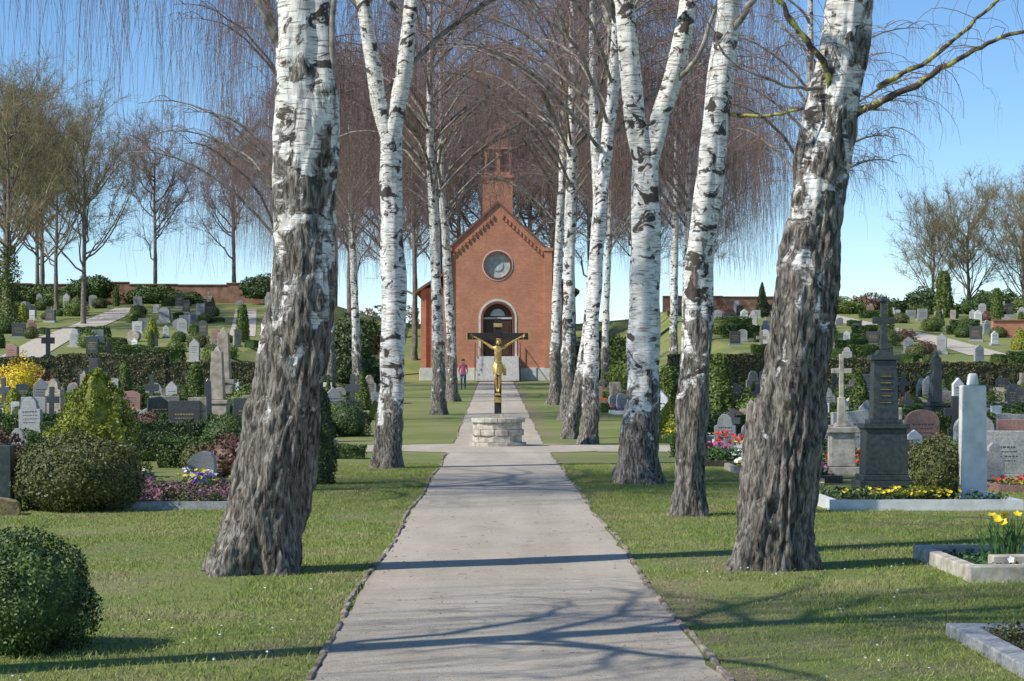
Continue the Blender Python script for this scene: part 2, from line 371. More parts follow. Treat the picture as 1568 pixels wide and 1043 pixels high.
def crown(acc,axis,zs,ze,CR,nl,nt_,tmi,lmi,r0=.0045,hang=(.5,1.5),minz=None,cside=0,spread=1.6,N1=7):
    z=axis[:,2]
    zz=rng.uniform(zs,ze,nl); az=np.arange(nl)*2.4+rng.uniform(-.5,.5,nl)
    B=np.stack([np.interp(zz,z,axis[:,i]) for i in range(3)],1)
    sh=np.clip(1.15-((zz-zs)/(ze-zs))*.85,.25,1)
    L=CR*sh*rng.uniform(.7,1.15,nl)
    out=np.stack([np.cos(az),np.sin(az),0*az],1)
    N=9; t=np.linspace(0,1,N)[None,:,None]
    side=np.stack([-np.sin(az),np.cos(az),0*az],1)
    P=B[:,None]+out[:,None]*L[:,None,None]*t+np.array([0,0,1.])*L[:,None,None]*(1.25*t-.75*t**2)+side[:,None]*(np.cumsum(rng.normal(0,.09,(nl,N,1)),1))
    P[:,0]=B
    R=(np.interp(zz,z,axis[:,3])[:,None]*.2+.008)*(1-.85*t[0,:,0][None])
    R=np.minimum(R,.05)
    v,f=tubes(P,R,5); acc.add(v,f,lmi,.45)
    ns=nl*8; li=rng.integers(0,nl,ns); u=rng.uniform(.2,1,ns)*(N-1); i0=np.minimum(u.astype(int),N-2); fr=(u-i0)[:,None]
    S=P[li,i0]*(1-fr)+P[li,i0+1]*fr
    a2=az[li]+rng.normal(0,.9,ns); o2=np.stack([np.cos(a2),np.sin(a2),0*a2],1); L2=L[li]*rng.uniform(.2,.5,ns)
    N2=6; t2=np.linspace(0,1,N2)[None,:,None]
    P2=S[:,None]+o2[:,None]*L2[:,None,None]*t2+np.array([0,0,1.])*L2[:,None,None]*(.9*t2-1.1*t2**2)+np.cumsum(rng.normal(0,.03,(ns,N2,3)),1)
    v,f=tubes(P2,np.broadcast_to(.015*(1-.75*t2[:,:,0]),(ns,N2)),3); acc.add(v,f,tmi,.5)
    n1=int(nt_*.42)
    li=rng.integers(0,ns,n1); j=rng.integers(1,N2,n1); S=P2[li,j]
    a3=a2[li]+rng.normal(0,.9,n1); Hd=np.stack([np.cos(a3),np.sin(a3),0*a3],1)
    Lh=rng.uniform(hang[0],hang[1],n1)
    if minz is not None:
        m_=(S[:,0]*cside>.3) if cside else np.ones(n1,bool)
        lev=rng.exponential(spread,ns)[li]
        Lc=np.clip(S[:,2]-minz-lev-rng.exponential(.5,n1),.5,5.5)
        Lh=np.where(m_,Lc,Lh)
    T=hang_twigs(acc,S,Hd,Lh,tmi,r0,N1)
    n2=nt_-n1; li=rng.integers(0,n1,n2); j=rng.integers(1,N1-1,n2); S=T[li,j]
    a4=rng.uniform(0,2*np.pi,n2); Hd=np.stack([np.cos(a4),np.sin(a4),0*a4],1)*.5
    hang_twigs(acc,S,Hd,rng.uniform(.25,1.0,n2),tmi,r0*.75,4)
def birch(X,Y,ctrl,Ht,CR,zs,nl,ntw,hdark,forks=(),branches=(),fine=(.03,6),k=48,amp=1,r0=.0045,hang=(.5,1.5),minz=None,cside=0,spread=1.6,name='birch_tree',drift=(0,0),N1=7):
    g=H(X,Y); acc=Acc(); sd=random.random()*20
    c=[(x-X,0,z-g,d) for x,z,d in ctrl]
    last=c[-1]
    if not forks:
        c+= [(last[0]+drift[0]*.5,drift[1]*.5,(last[2]+Ht)/2,last[3]*.62),(last[0]+drift[0],drift[1],Ht,.03)]
    Q=trunk(acc,c,fine,k,0,hdark,amp,True,sd)
    axes=[Q]
    for fk in forks:
        cf=[(x-X,0,z-g,d) for x,z,d in fk]; last=cf[-1]
        dx=(cf[-1][0]-cf[-2][0])*1.2; s=1 if dx>0 else -1
        cf+= [(last[0]+dx*.8,s*.2,(last[2]+Ht)/2,last[3]*.6),(last[0]+dx*1.3,s*.4,Ht,.03)]
        axes.append(trunk(acc,cf,(.06,5),28,0,.5,.4,False,sd,d0=-.05))
    if forks: axes=axes[1:]
    for i,ax in enumerate(axes):
        m_=len(axes)
        crown(acc,ax,zs,Ht-.5,CR,nl//m_,ntw//m_,1,2,r0,hang,minz,cside,spread,N1)
    for pts,ra,rb,mi in branches:
        p=np.array([(x-X,y-Y,z-g) for x,y,z in pts]); nn=len(p)
        s=np.linspace(0,nn-1,nn*5); q=np.stack([np.interp(s,np.arange(nn),p[:,i]) for i in range(3)],1)
        q[1:-1]=(q[:-2]+q[1:-1]+q[2:])/3; q+=rng.normal(0,.008,q.shape)
        v,f=tubes(q[None],np.linspace(ra,rb,len(q))[None]*rng.uniform(.85,1.15,len(q))[None],8); acc.add(v,f,mi,.6)
        nn2=max(3,int(len(q)*1.0)); ii=rng.integers(len(q)//4,len(q),nn2); a=rng.uniform(0,6.28,nn2)
        hang_twigs(acc,q[ii],np.stack([np.cos(a),np.sin(a)*.5,0*a],1),rng.uniform(.15,.6,nn2),1,.004)
    me=acc.mesh(name,[BARK,TWIG,LIMB,LICHEN],True,True)
    return obj(name,me,(X,Y,g))
birch(-2.11,17.35,[(-2.13,-.05,.82),(-2.09,.25,.72),(-2.0,.7,.65),(-1.80,1.6,.58),(-1.69,2.75,.56),(-1.66,3.9,.53),(-1.67,5.1,.48)],16,5.2,6.2,30,2600,3.8,
      branches=[([(-1.7,17.35,4.3),(-1.95,17.3,4.75),(-2.2,17.2,5.3)],.05,.03,2),([(-1.5,17.3,3.6),(-1.42,17.2,4.6),(-1.40,17.2,5.6)],.035,.02,2)],
      fine=(.022,5.6),k=96,minz=3.8,cside=-1,spread=1.3,drift=(-.4,.3),N1=9,amp=1.1,r0=.0042)
birch(2.52,17.65,[(2.50,-.05,.70),(2.52,.25,.64),(2.55,.6,.62),(2.68,1.6,.58),(2.76,2.15,.55),(2.90,3.35,.50),(3.05,4.25,.45),(3.21,5.15,.42)],15,4.2,7.5,18,500,4.4,
      branches=[([(3.1,17.65,4.0),(3.38,17.5,4.15),(3.78,17.4,4.33),(4.2,17.3,4.6),(4.55,17.3,4.75),(5.1,17.3,4.85)],.042,.012,3),
                ([(3.05,17.6,4.0),(2.95,17.4,4.5),(2.7,17.3,4.75),(2.4,17.2,5.2)],.034,.022,3),
                ([(3.4,17.45,4.3),(3.9,17.4,4.55),(4.35,17.5,4.95),(4.7,17.5,5.3)],.025,.012,3),
                ([(3.1,17.6,4.3),(2.6,17.3,4.28),(2.1,17.2,4.45),(1.75,17.1,5.0)],.02,.006,2)],
      fine=(.022,5.6),k=96,amp=1.3,drift=(.5,.2))
birch(2.42,24.4,[(2.42,-.05,.47),(2.43,.3,.40),(2.44,.8,.37),(2.48,1.55,.345),(2.56,3.2,.33),(2.74,4.8,.33),(2.93,6.45,.28)],16,4.0,7.2,22,1300,2.6,
      branches=[([(2.85,24.4,5.9),(3.15,24.2,6.3),(3.5,24,6.9)],.05,.03,2),([(2.9,24.4,5.0),(3.4,24.3,4.95),(4.0,24.2,5.1),(4.8,24.1,5.0)],.028,.01,3)],k=56)
birch(2.37,32,[(2.37,-.05,.76),(2.38,.4,.60),(2.42,1.5,.52),(2.46,3.6,.48),(2.48,5.2,.46)],18,4.5,7.5,26,2100,1.6,
      forks=[[(2.47,5.1,.36),(2.32,5.8,.35),(2.21,6.8,.33),(2.12,7.9,.30)],[(2.49,5.1,.34),(2.72,6.0,.32),(2.92,6.6,.30),(3.15,7.7,.27)]],k=48,
      branches=[([(2.9,32,6.5),(3.3,31.8,6.9),(3.6,31.6,7.8)],.05,.03,2)])
birch(-2.06,37.5,[(-2.06,-.05,.60),(-2.04,.4,.50),(-1.96,1.5,.46),(-1.93,3.3,.44),(-1.97,4.6,.42),(-2.0,6.3,.40)],19,5.4,7,34,3300,1.4,
      forks=[[(-2.0,6.2,.32),(-2.25,7.2,.29),(-2.4,8.2,.27),(-2.55,9.2,.25)],[(-2.0,6.2,.33),(-1.78,7.3,.31),(-1.66,8.2,.28),(-1.56,9.1,.26)]],k=44,minz=4.6,cside=-1,N1=8,r0=.0048,spread=2.2)
birch(2.5,51.5,[(2.5,-.05,.56),(2.52,.5,.44),(2.55,3,.38),(2.8,6.5,.34),(3.15,9.5,.30)],19,5.2,7.5,34,2900,1.8,fine=(.06,11),k=28,minz=5.5,cside=1,drift=(.4,0),r0=.0055,spread=3,hang=(.5,2))
birch(2.05,54.5,[(2.05,-.05,.46),(2.25,.9,.34),(2.6,3,.30),(2.9,6.5,.28),(2.75,9.5,.26)],18,4.8,8,26,1800,2.2,fine=(.06,11),k=28,r0=.0055,hang=(.5,2))
birch(-9.3,27,[(-9.3,-.05,.8),(-9.3,.5,.6),(-9.3,3,.5),(-9.3,7,.4)],16,6.6,7,46,6200,2,fine=(.1,6),k=24,minz=3.9,spread=1.3,N1=9,r0=.0042)
birch(9.7,62,[(9.7,-.05,.6),(9.7,.7,.45),(9.8,4,.38),(10,9,.3)],17,4.0,6.5,34,3100,2,fine=(.1,9),k=24,minz=3.4,cside=-1,spread=3,N1=8,r0=.0058)
birch(-7.6,66,[(-7.6,.2,.5),(-7.6,.8,.4),(-7.4,4,.33),(-7.2,9,.28)],18,4.8,6.0,36,3200,3,fine=(.1,9),k=24,minz=4.5,spread=4,N1=8,r0=.006)
VARL=[];VARR=[]
for i in range(2):
    for lst,cs in((VARL,-1),(VARR,1)):
        X,Y=[(-2.06,72.6),(2.5,66.6),(-1.92,88.6),(2.6,84)][i*2+(cs>0)]
        g=H(X,Y); ln=rng.uniform(.1,.5)*(-1 if cs<0 else 1)
        o=birch(X,Y,[(X,g-.05,.66),(X+.02,g+.5,.50),(X+ln*.1,g+3,.42),(X+ln*.5,g+7,.36),(X+ln,g+10,.30)],19+i,5.7,7.6,46,4600,3.0,fine=(.08,11),k=20,r0=.0072,minz=4.2,cside=cs,spread=4,hang=(.5,2.2))
        lst.append(o.data)
for X,Y,s,vs in [(-6.6,94,.95,VARL),(8.2,84,.95,VARR),(9.5,104,1,VARR),(-9.0,108,1,VARL),(-12,118,.95,VARL),(12.5,120,.9,VARR),(-6.2,120,1,VARL),(6.6,117,1,VARR)]:
    obj('birch_tree',vs[rng.integers(2)],(X,Y,H(X,Y)-.05),(0,0,rng.uniform(-.5,.5)),(s,s,s))
birch(-4.2,6.5,[(-4.2,-.05,.8),(-4.2,.5,.6),(-4.1,3,.5),(-4.0,6,.45)],15,4.8,7.5,26,900,3,fine=(.1,6),k=24,r0=.007)
birch(-5.4,10.3,[(-5.4,-.05,.55),(-5.4,.5,.42),(-5.4,3,.36),(-5.3,6,.3)],13,3.2,4.4,26,1100,3,fine=(.1,6),k=24,r0=.006,minz=4.2,spread=.5)
# upright bare trees (shared meshes)
def bare_mesh(name,Ht,CR,nl,ntw,tm,ivy=False,zs=.25,r0=.011):
    acc=Acc(); ax=[(0,0,-.1,.5),(0.05,0,.4,.38),(.1,.05,Ht*.3,.30),(0,.1,Ht*.6,.2),(.1,0,Ht,.03)]
    Q=trunk(acc,ax,(.2,20),12,0,3,.5,True,1)
    Q=np.array(Q); z=Q[:,2]
    zz=rng.uniform(zs*Ht,Ht*.9,nl); az=np.arange(nl)*2.4+rng.uniform(-.5,.5,nl)
    B=np.stack([np.interp(zz,z,Q[:,i]) for i in range(3)],1)
    L=CR*1.3*np.clip(1.3-zz/Ht,.35,1)*rng.uniform(.7,1.2,nl)
    N=8;t=np.linspace(0,1,N)[None,:,None]
    out=np.stack([np.cos(az)*.62,np.sin(az)*.62,.45+.0*az],1)
    P=B[:,None]+out[:,None]*L[:,None,None]*t+np.array([0,0,1.])*(L[:,None,None]*.45*t**1.8)+np.cumsum(rng.normal(0,.1,(nl,N,3)),1)
    P[:,0]=B
    v,f=tubes(P,np.broadcast_to(.075*(1-.8*t[:,:,0]),(nl,N)),5); acc.add(v,f,0)
    prev=P
    for lev,(mult,ls,rr) in enumerate(((9,.42,.028),(7,.22,.014))):
        n=prev.shape[0]*mult; li=rng.integers(0,prev.shape[0],n); j=rng.integers(2,prev.shape[1],n)
        S=prev[li,j]; d=norm(prev[li,j]-prev[li,j-1])+rng.normal(0,.55,(n,3))+np.array([0,0,.25]); d=norm(d)
        LL=CR*ls*rng.uniform(.5,1.3,n); N2=4; t2=np.linspace(0,1,N2)[None,:,None]
        Pn=S[:,None]+d[:,None]*LL[:,None,None]*t2+np.cumsum(rng.normal(0,.05,(n,N2,3)),1)
        v,f=tubes(Pn,np.broadcast_to(rr*(1-.7*t2[:,:,0]),(n,N2)),3); acc.add(v,f,1); prev=Pn
    n=ntw; li=rng.integers(0,prev.shape[0],n); j=rng.integers(1,prev.shape[1],n)
    S=prev[li,j]; d=norm(prev[li,j]-prev[li,j-1]+rng.normal(0,.5,(n,3))+np.array([0,0,.2])); LL=rng.uniform(.3,.9,n)
    t2=np.linspace(0,1,3)[None,:,None]; Pn=S[:,None]+d[:,None]*LL[:,None,None]*t2+np.cumsum(rng.normal(0,.03,(n,3,3)),1)
    v,f=tubes(Pn,np.broadcast_to(r0*(1-.6*t2[:,:,0]),(n,3)),3); acc.add(v,f,1)
    mats=[OAKB,tm]
    if ivy:
        n=3500; a=rng.uniform(0,6.28,n); zz=rng.uniform(0,Ht*.4,n); rr=.25+.2*np.sin(zz*2.1)+rng.uniform(-.1,.45,n)
        leafquads(acc,np.stack([np.cos(a)*rr,np.sin(a)*rr,zz],1),np.stack([np.cos(a),np.sin(a),0*a],1),.08,2); mats.append(THUJ)
    return acc.mesh(name,mats,True)
BT=[bare_mesh('bare_tree',15,4.2,20,4000,BRTW),bare_mesh('bare_tree',14,4.8,22,4500,OLTW),bare_mesh('bare_tree_ivy',14,4.5,22,4500,OLTW,True),bare_mesh('bare_tree_low',10,5,26,6000,OLTW,zs=.12)]
for i,(X,Y,s,kx) in enumerate([(-29,167,1.0,0),(-22.3,168,1.05,0),(-31,125,1.0,2),(-27.5,131,.95,1),(-35,140,1.15,1),(-38,165,1.1,1),(-33,133,1.05,1),(-14,172,1.1,0),(-8,168,1.3,0),(-3,172,1.4,0),(3,170,1.45,0),(8,167,1.3,0),(13,172,1.1,0),(-11,150,1.15,0),(10.5,150,1.15,0),(-6.5,158,1.35,0),(6.5,160,1.35,0),(-1,162,1.5,0),(0.5,178,1.5,0),(-5,180,1.4,0),(5.5,178,1.4,0),
      (38.5,172,.8,3),(42.5,176,.95,3),(46.5,172,.9,3),(51,178,1.0,3),(49,150,.8,3),(18.5,174,.75,0),(-41,176,1.1,1),(-33.5,150,.9,1),(-17.5,176,.9,0)]):
    obj('bare_tree',BT[kx],(X,Y,H(X,Y)-.1),(0,0,i*1.7),(s,s,s))
def distant_mass(name,x0,x1,Y,hmin,hmax,n,mat):
    acc=Acc()
    X=rng.uniform(x0,x1,n); prof_=np.array([hmin+(hmax-hmin)*(.5+.5*mnoise.noise(Vector((x*.06,Y*.1,0)))+.25*mnoise.noise(Vector((x*.3,Y,0)))) for x in X])
    Z=rng.uniform(0,1,n)**.8*prof_; P=np.stack([X,Y+rng.uniform(-4,4,n),Z],1)
    leafquads(acc,P,np.tile([0,-1.,.3],(n,1)),.35,0,.35,.8)
    obj(name,acc.mesh(name,[mat],False),(0,0,7))
distant_mass('distant_trees',-140,-10,260,2,6,9000,BRTW)
distant_mass('distant_trees',12,150,260,0,4.5,9000,OLTW)
# ---------------------------------------------------------------- walls, hedges on the hillside
m,nt,b=newmat('red_brick')
tc=nt.nodes.new('ShaderNodeTexCoord'); sp=nt.nodes.new('ShaderNodeSeparateXYZ'); nt.links.new(tc.outputs['Object'],sp.inputs[0])
cb=nt.nodes.new('ShaderNodeCombineXYZ'); nt.links.new(math_(nt,'ADD',sp.outputs[0],sp.outputs[1]),cb.inputs[0]); nt.links.new(sp.outputs[2],cb.inputs[1])
bt=nt.nodes.new('ShaderNodeTexBrick'); nt.links.new(cb.outputs[0],bt.inputs['Vector']); bt.inputs['Scale'].default_value=1
bt.inputs['Brick Width'].default_value=.25; bt.inputs['Row Height'].default_value=.077; bt.inputs['Mortar Size'].default_value=.008
bt.inputs['Color1'].default_value=(.66,.25,.13,1); bt.inputs['Color2'].default_value=(.50,.17,.09,1); bt.inputs['Mortar'].default_value=(.52,.38,.29,1)
nn=noise(nt,.9,(1,1,1),7,.7)
nt.links.new(mixc(nt,ramp(nt,nn,[(.38,(0,0,0)),(.7,(.7,.7,.7))]),bt.outputs['Color'],(.36,.15,.09)),b.inputs['Base Color']); b.inputs['Roughness'].default_value=.9
BRICK=m
def wall(name,x0,x1,Y,z0,z1,th,mat,cap=None,seg=2.5):
    bm=bmesh.new(); L=x1-x0; nseg=max(1,int(L/seg))
    for i in range(nseg):
        a=x0+L*i/nseg;b_=x0+L*(i+1)/nseg; dz=rng.uniform(-.12,.12)
        bm_box(bm,((a+b_)/2,Y,(z0+z1+dz)/2),(b_-a-.002,th+rng.uniform(-.02,.02),z1-z0+dz),0)
        if cap: bm_box(bm,((a+b_)/2,Y,z1+dz+.05),(b_-a-.004,th+.14,.098),1)
    obj(name,bm_mesh(bm,name,[mat]+([cap] if cap else []),.01))
TILE=M('clay_coping',(.22,.09,.05),(.36,.17,.11),4,.85,.3)
OLDB=M('old_brick_wall',(.20,.10,.065),(.38,.22,.15),2,.9,.3,rand=False)
HDG=[box_hedge('clipped_hedge_line',5.2,1.0,2.05,420,.06,BEECH),box_hedge('clipped_hedge_line_b',5.2,1.0,1.9,420,.06,BEECH)]
for X in list(np.arange(-60,-9,5.2))+list(np.arange(11,62,5.2)):
    obj('long_hedge',HDG[rng.integers(2)],(X,94.7+rng.uniform(-.1,.1),.72),(0,0,0),(1,1,rng.uniform(.9,1.08)))
wall('brick_wall',-46,-14,161,7.5,9.5,.4,OLDB,TILE,4); wall('brick_wall',14,29,163,6.8,8.5,.4,OLDB,TILE,4); wall('brick_wall',31,50,122,4.0,5.3,.4,BRICK,TILE,4)
PALE=M('pale_gravel',(.38,.33,.26),(.58,.52,.43),6,.95,.3)
PATHPTS=[]
def slope_path(name,pts,w):
    acc=Acc();V=[];F=[]; P=[]
    for (x0,y0),(x1,y1) in zip(pts[:-1],pts[1:]):
        for t in np.linspace(0,1,9)[:-1]: P.append((x0+(x1-x0)*t,y0+(y1-y0)*t))
    P.append(pts[-1]); PATHPTS.extend([(x,y,w) for x,y in P])
    for (x,y) in P: 
        V+=[(x-w/2,y,H(x-w/2,y)+.035),(x+w/2,y,H(x+w/2,y)+.035)]
    for i in range(len(P)-1): F.append([2*i,2*i+1,2*i+3,2*i+2])
    acc.add(V,F); obj(name,acc.mesh(name,[PALE],False))
slope_path('hill_path',[(-24.5,101),(-26.0,115),(-26.8,130),(-28.2,152)],2.2)
slope_path('hill_path',[(-15.2,118),(-16.6,130),(-19,150)],1.6)
slope_path('hill_path',[(26.3,104),(26.8,120),(26.2,135),(25.6,156)],2.2)
# ---------------------------------------------------------------- church
CH=empty('brick_church',(.23,136,H(0,136)))
PLAST=M('white_plaster',(.55,.53,.49),(.72,.70,.66),3,.85,.2); ROOF=M('roof_tiles',(.14,.07,.05),(.28,.14,.10),3,.85,.5,stretch=(1,1,6))
DOORM=M('door_wood',(.035,.018,.012),(.09,.045,.03),8,.5,.2,stretch=(6,6,1)); GLASS=M('window_glass',(.36,.43,.43),(.62,.68,.67),4,.15)
STEPM=M('stone_steps',(.45,.44,.41),(.62,.60,.56),6,.8,.3)
def arch(w,z0,zs,n=14):
    r=w/2; return [(-r,z0),(r,z0)]+[(r*math.cos(math.pi*i/n),zs+r*math.sin(math.pi*i/n)) for i in range(n+1)]
def part(name,bm,mats,bev=0,smooth=False): return obj(name,bm_mesh(bm,name,mats,bev,smooth),parent=CH)
W2=3.5
bm=bmesh.new(); prism(bm,[(-W2,.3),(W2,.3),(W2,9.0),(0,12.3),(-W2,9.0)],-.3,.3); fac=part('facade',bm,[BRICK])
def cut(target,profp,y0,y1):
    bm=bmesh.new(); prism(bm,profp,y0,y1); me=bm_mesh(bm,'cutter',[BRICK]); c=bpy.data.objects.new('cutter',me); COL.objects.link(c); c.parent=CH
    md=target.modifiers.new('b','BOOLEAN'); md.object=c; md.operation='DIFFERENCE'; md.solver='EXACT'
    bpy.context.view_layer.update(); dg=bpy.context.evaluated_depsgraph_get()
    me2=bpy.data.meshes.new_from_object(target.evaluated_get(dg)); target.modifiers.clear(); target.data=me2
    bpy.data.objects.remove(c)
RW=.86
cut(fac,arch(2.0,1.7,4.35),-1,1)
cut(fac,[(RW*math.cos(t),8.0+RW*math.sin(t)) for t in np.linspace(0,2*math.pi,33)[:-1]],-1,1)
bm=bmesh.new()
bm_box(bm,(0,9.3,4.7),(2*W2-.3,17.8,8.6)); part('nave',bm,[BRICK])
bm=bmesh.new()
for s in(-1,1): bm_box(bm,(s*4.35,10.5,3.4),(2.0,15,6.4))
part('aisles',bm,[BRICK])
bm=bmesh.new(); bm_box(bm,(-3.25,-.02,.45),(4.3,.86,.9)); bm_box(bm,(3.25,-.02,.45),(4.3,.86,.9)); bm_box(bm,(0,10.5,.35),(11.1,15.2,.7)); part('plinth',bm,[PLAST],.02)
bm=bmesh.new()
for s in(-1,1):
    bm_box(bm,(s*W2,-.1,4.95),(.55,.72,8.1)); bm_box(bm,(s*W2,-.1,9.1),(.7,.84,.22)); 
    bm_box(bm,(s*5.25,3.1,3.5),(.4,.5,6.0))
part('pilasters',bm,[BRICK],.01)
bm=bmesh.new()
for s in(-1,1):
    prism(bm,[(0,12.5),(s*3.85,8.87),(s*3.85,8.69),(0,12.3)],-.40,18.4)
    prism(bm,[(s*3.4,8.0),(s*5.8,6.4),(s*5.8,6.2),(s*3.4,7.75)],2.6,18.2)
part('roof',bm,[ROOF])
bm=bmesh.new()
for s in(-1,1):
    for i in range(13):
        x=s*(.35+i*.245); z=11.75-(abs(x))*.94; bm_box(bm,(x,-.36,z-.06),(.13,.12,.26))
part('corbel_frieze',bm,[BRICK])
def ringpart(name,ro,ri,zc,y0,y1,a0,a1,mat,legs=None):
    bm=bmesh.new(); n=24; A=[a0+(a1-a0)*i/n for i in range(n+1)]
    P=[(ro*math.cos(a),zc+ro*math.sin(a)) for a in A]; Q=[(ri*math.cos(a),zc+ri*math.sin(a)) for a in A]
    for i in range(n):
        prism(bm,[P[i],P[i+1],Q[i+1],Q[i]],y0,y1)
    if legs:
        for s in(-1,1): bm_box(bm,(s*(ro+ri)/2,(y0+y1)/2,(legs+zc)/2),(ro-ri,y1-y0,zc-legs))
    part(name,bm,[mat])
DKB=M('dark_brick',(.14,.05,.035),(.24,.09,.06),9,.9)
ringpart('door_arch',1.16,1.0,4.35,-.36,-.2,0,math.pi,DKB,1.7)
ringpart('door_arch_outer',1.32,1.165,4.35,-.34,-.2,0,math.pi,PLAST,1.7)
ringpart('rose_ring',1.0,RW,8.0,-.36,-.2,0,2*math.pi,DKB)
ringpart('rose_ring_outer',1.07,1.005,8.0,-.34,-.2,0,2*math.pi,PLAST)
bm=bmesh.new(); prism(bm,[((RW+.02)*math.cos(t),8.0+(RW+.02)*math.sin(t)) for t in np.linspace(0,2*math.pi,33)[:-1]],-.08,-.04); part('rose_window',bm,[GLASS])
ringpart('rose_tracery',.40,.35,8.0,-.12,-.085,0,2*math.pi,S_GREY)
bm=bmesh.new()
for s in(-1,1):
    bm_box(bm,(s*.48,.05,3.0),(.9,.08,2.6))
    for zz in (2.2,3.4): bm_box(bm,(s*.48,.0,zz),(.6,.04,.8))
prism(bm,[(.98*math.cos(t),4.42+.98*math.sin(t)) for t in np.linspace(0,math.pi,15)],.06,.1)
part('door',bm,[DOORM],.01)
bm=bmesh.new(); bm_box(bm,(0,-.0,4.35),(1.96,.1,.12)); prism(bm,[(.5*math.cos(t),4.5+.5*math.sin(t)) for t in np.linspace(0,math.pi,15)],.02,.055); part('tympanum_window',bm,[GLASS])
bm=bmesh.new()
for i in range(10): 
    d_=.28*(9-i)+.6; bm_box(bm,(0,-.45-d_/2+.14,.085+i*.17),(2.9,d_,.168))
part('steps',bm,[STEPM],.01)
bm=bmesh.new()
for s in(-1,1):
    for i in range(6): 
        y=-.5-i*.5; bm_box(bm,(s*1.55,y,max(.1,(1.7-i*.33))+.0),(.04,.04,1.9 if i<5 else 1.4))
part('railing_posts',bm,[IRON])
acc=Acc()
for s in(-1,1):
    v,f=tubes([[(s*1.55,-.45,2.65),(s*1.55,-1.7,1.8),(s*1.55,-3.05,.98)]],[[.03,.03,.03]],8); acc.add(v,f)
obj('handrail',acc.mesh('handrail',[IRON]),parent=CH)
bm=bmesh.new(); bm_box(bm,(0,1.3,12.8),(2.1,2.1,2.8)); bm_box(bm,(0,1.3,15.1),(1.8,1.8,2.2)); 
for zz,w in((14.2,2.3),(16.2,2.0)): bm_box(bm,(0,1.3,zz),(w,w,.16))
part('bell_turret',bm,[BRICK],.01)
bm=bmesh.new(); bm_box(bm,(0,1.3,17.85),(1.9,1.9,3.1),0,.08); part('turret_spire',bm,[ROOF])
bm=bmesh.new()
for s in(-.45,.45): prism(bm,[(x*.3+s,z) for x,z in arch(2,14.6,15.4)],.37,.45)
part('turret_openings',bm,[DOORM])
acc=Acc(); v,f=tubes([[(0,1.3,19.3),(0,1.3,20.7)]],[[.04,.03]],8); acc.add(v,f); v,f=tubes([[(-.3,1.3,20.3),(.3,1.3,20.3)]],[[.03,.03]],8); acc.add(v,f)
obj('spire_cross',acc.mesh('spire_cross',[IRON]),parent=CH)
# ---------------------------------------------------------------- skin figures
def skin_mesh(name,verts,edges,radii,sub=2):
    me=bpy.data.meshes.new(name); me.from_pydata(verts,edges,[]); o=bpy.data.objects.new(name,me); COL.objects.link(o)
    md=o.modifiers.new('s','SKIN'); md.use_smooth_shade=True
    sk=me.skin_vertices[0].data
    for i,r in enumerate(radii): sk[i].radius=(r,r) if not isinstance(r,tuple) else r
    for i in range(len(verts)): sk[i].use_root=(i==0)
    sd=o.modifiers.new('u','SUBSURF'); sd.levels=sub; sd.render_levels=sub
    bpy.context.view_layer.update(); dg=bpy.context.evaluated_depsgraph_get()
    m2=bpy.data.meshes.new_from_object(o.evaluated_get(dg)); bpy.data.objects.remove(o)
    for p in m2.polygons: p.use_smooth=True
    return m2
CX=empty('wayside_crucifix',(.09,50.0,0))
def ring_block(bm,r0,r1,z0,z1,a0,a1,n=3):
    lo=[bm.verts.new((r*math.cos(a),r*math.sin(a),z)) for z in (z0,z1) for r in (r0,r1) for a in np.linspace(a0,a1,n)]
    g=lambda zi,ri,ai: lo[(zi*2+ri)*n+ai]
    for i in range(n-1):
        bm.faces.new((g(0,0,i),g(0,0,i+1),g(0,1,i+1),g(0,1,i))); bm.faces.new((g(1,0,i),g(1,1,i),g(1,1,i+1),g(1,0,i+1)))
        bm.faces.new((g(0,1,i),g(0,1,i+1),g(1,1,i+1),g(1,1,i))); bm.faces.new((g(0,0,i+1),g(0,0,i),g(1,0,i),g(1,0,i+1)))
    bm.faces.new((g(0,0,0),g(0,1,0),g(1,1,0),g(1,0,0))); bm.faces.new((g(0,0,n-1),g(1,0,n-1),g(1,1,n-1),g(0,1,n-1)))
bm=bmesh.new()
for c_,(z0,z1,r,nb) in enumerate([(0,.10,.72,10),(.104,.27,.655,9),(.274,.43,.66,11),(.434,.60,.655,9),(.604,.72,.685,12)]):
    for i in range(nb):
        a=2*math.pi*(i+.5*(c_%2))/nb; ring_block(bm,.25,r+rng.uniform(-.012,.012),z0,z1,a,a+2*math.pi/nb-.012,2 if c_ in(1,3) else 3)
obj('stone_pedestal',bm_mesh(bm,'stone_pedestal',[S_LIME],.012),parent=CX)
bm=bmesh.new(); bm_box(bm,(0,0,.36),(.6,.6,.7)); bm_box(bm,(0,0,.77),(.30,.30,.10)); obj('pedestal_core',bm_mesh(bm,'core',[S_LIME],.01),parent=CX)
bm=bmesh.new(); bm_box(bm,(0,0,2.03),(.18,.13,2.44)); 
for s in(-1,1): bm_box(bm,(s*.435,0,2.80),(.688,.115,.17))
obj('cross_beams',bm_mesh(bm,'cross_beams',[BLACKW],.008),parent=CX)
bm=bmesh.new(); bm_box(bm,(0,-.085,3.08),(.22,.02,.10)); 
for s in(-1,1): bm_box(bm,(s*.79,0,2.80),(.03,.14,.20))
obj('titulus_and_caps',bm_mesh(bm,'titulus',[GOLDM],.004),parent=CX)
y=-.15
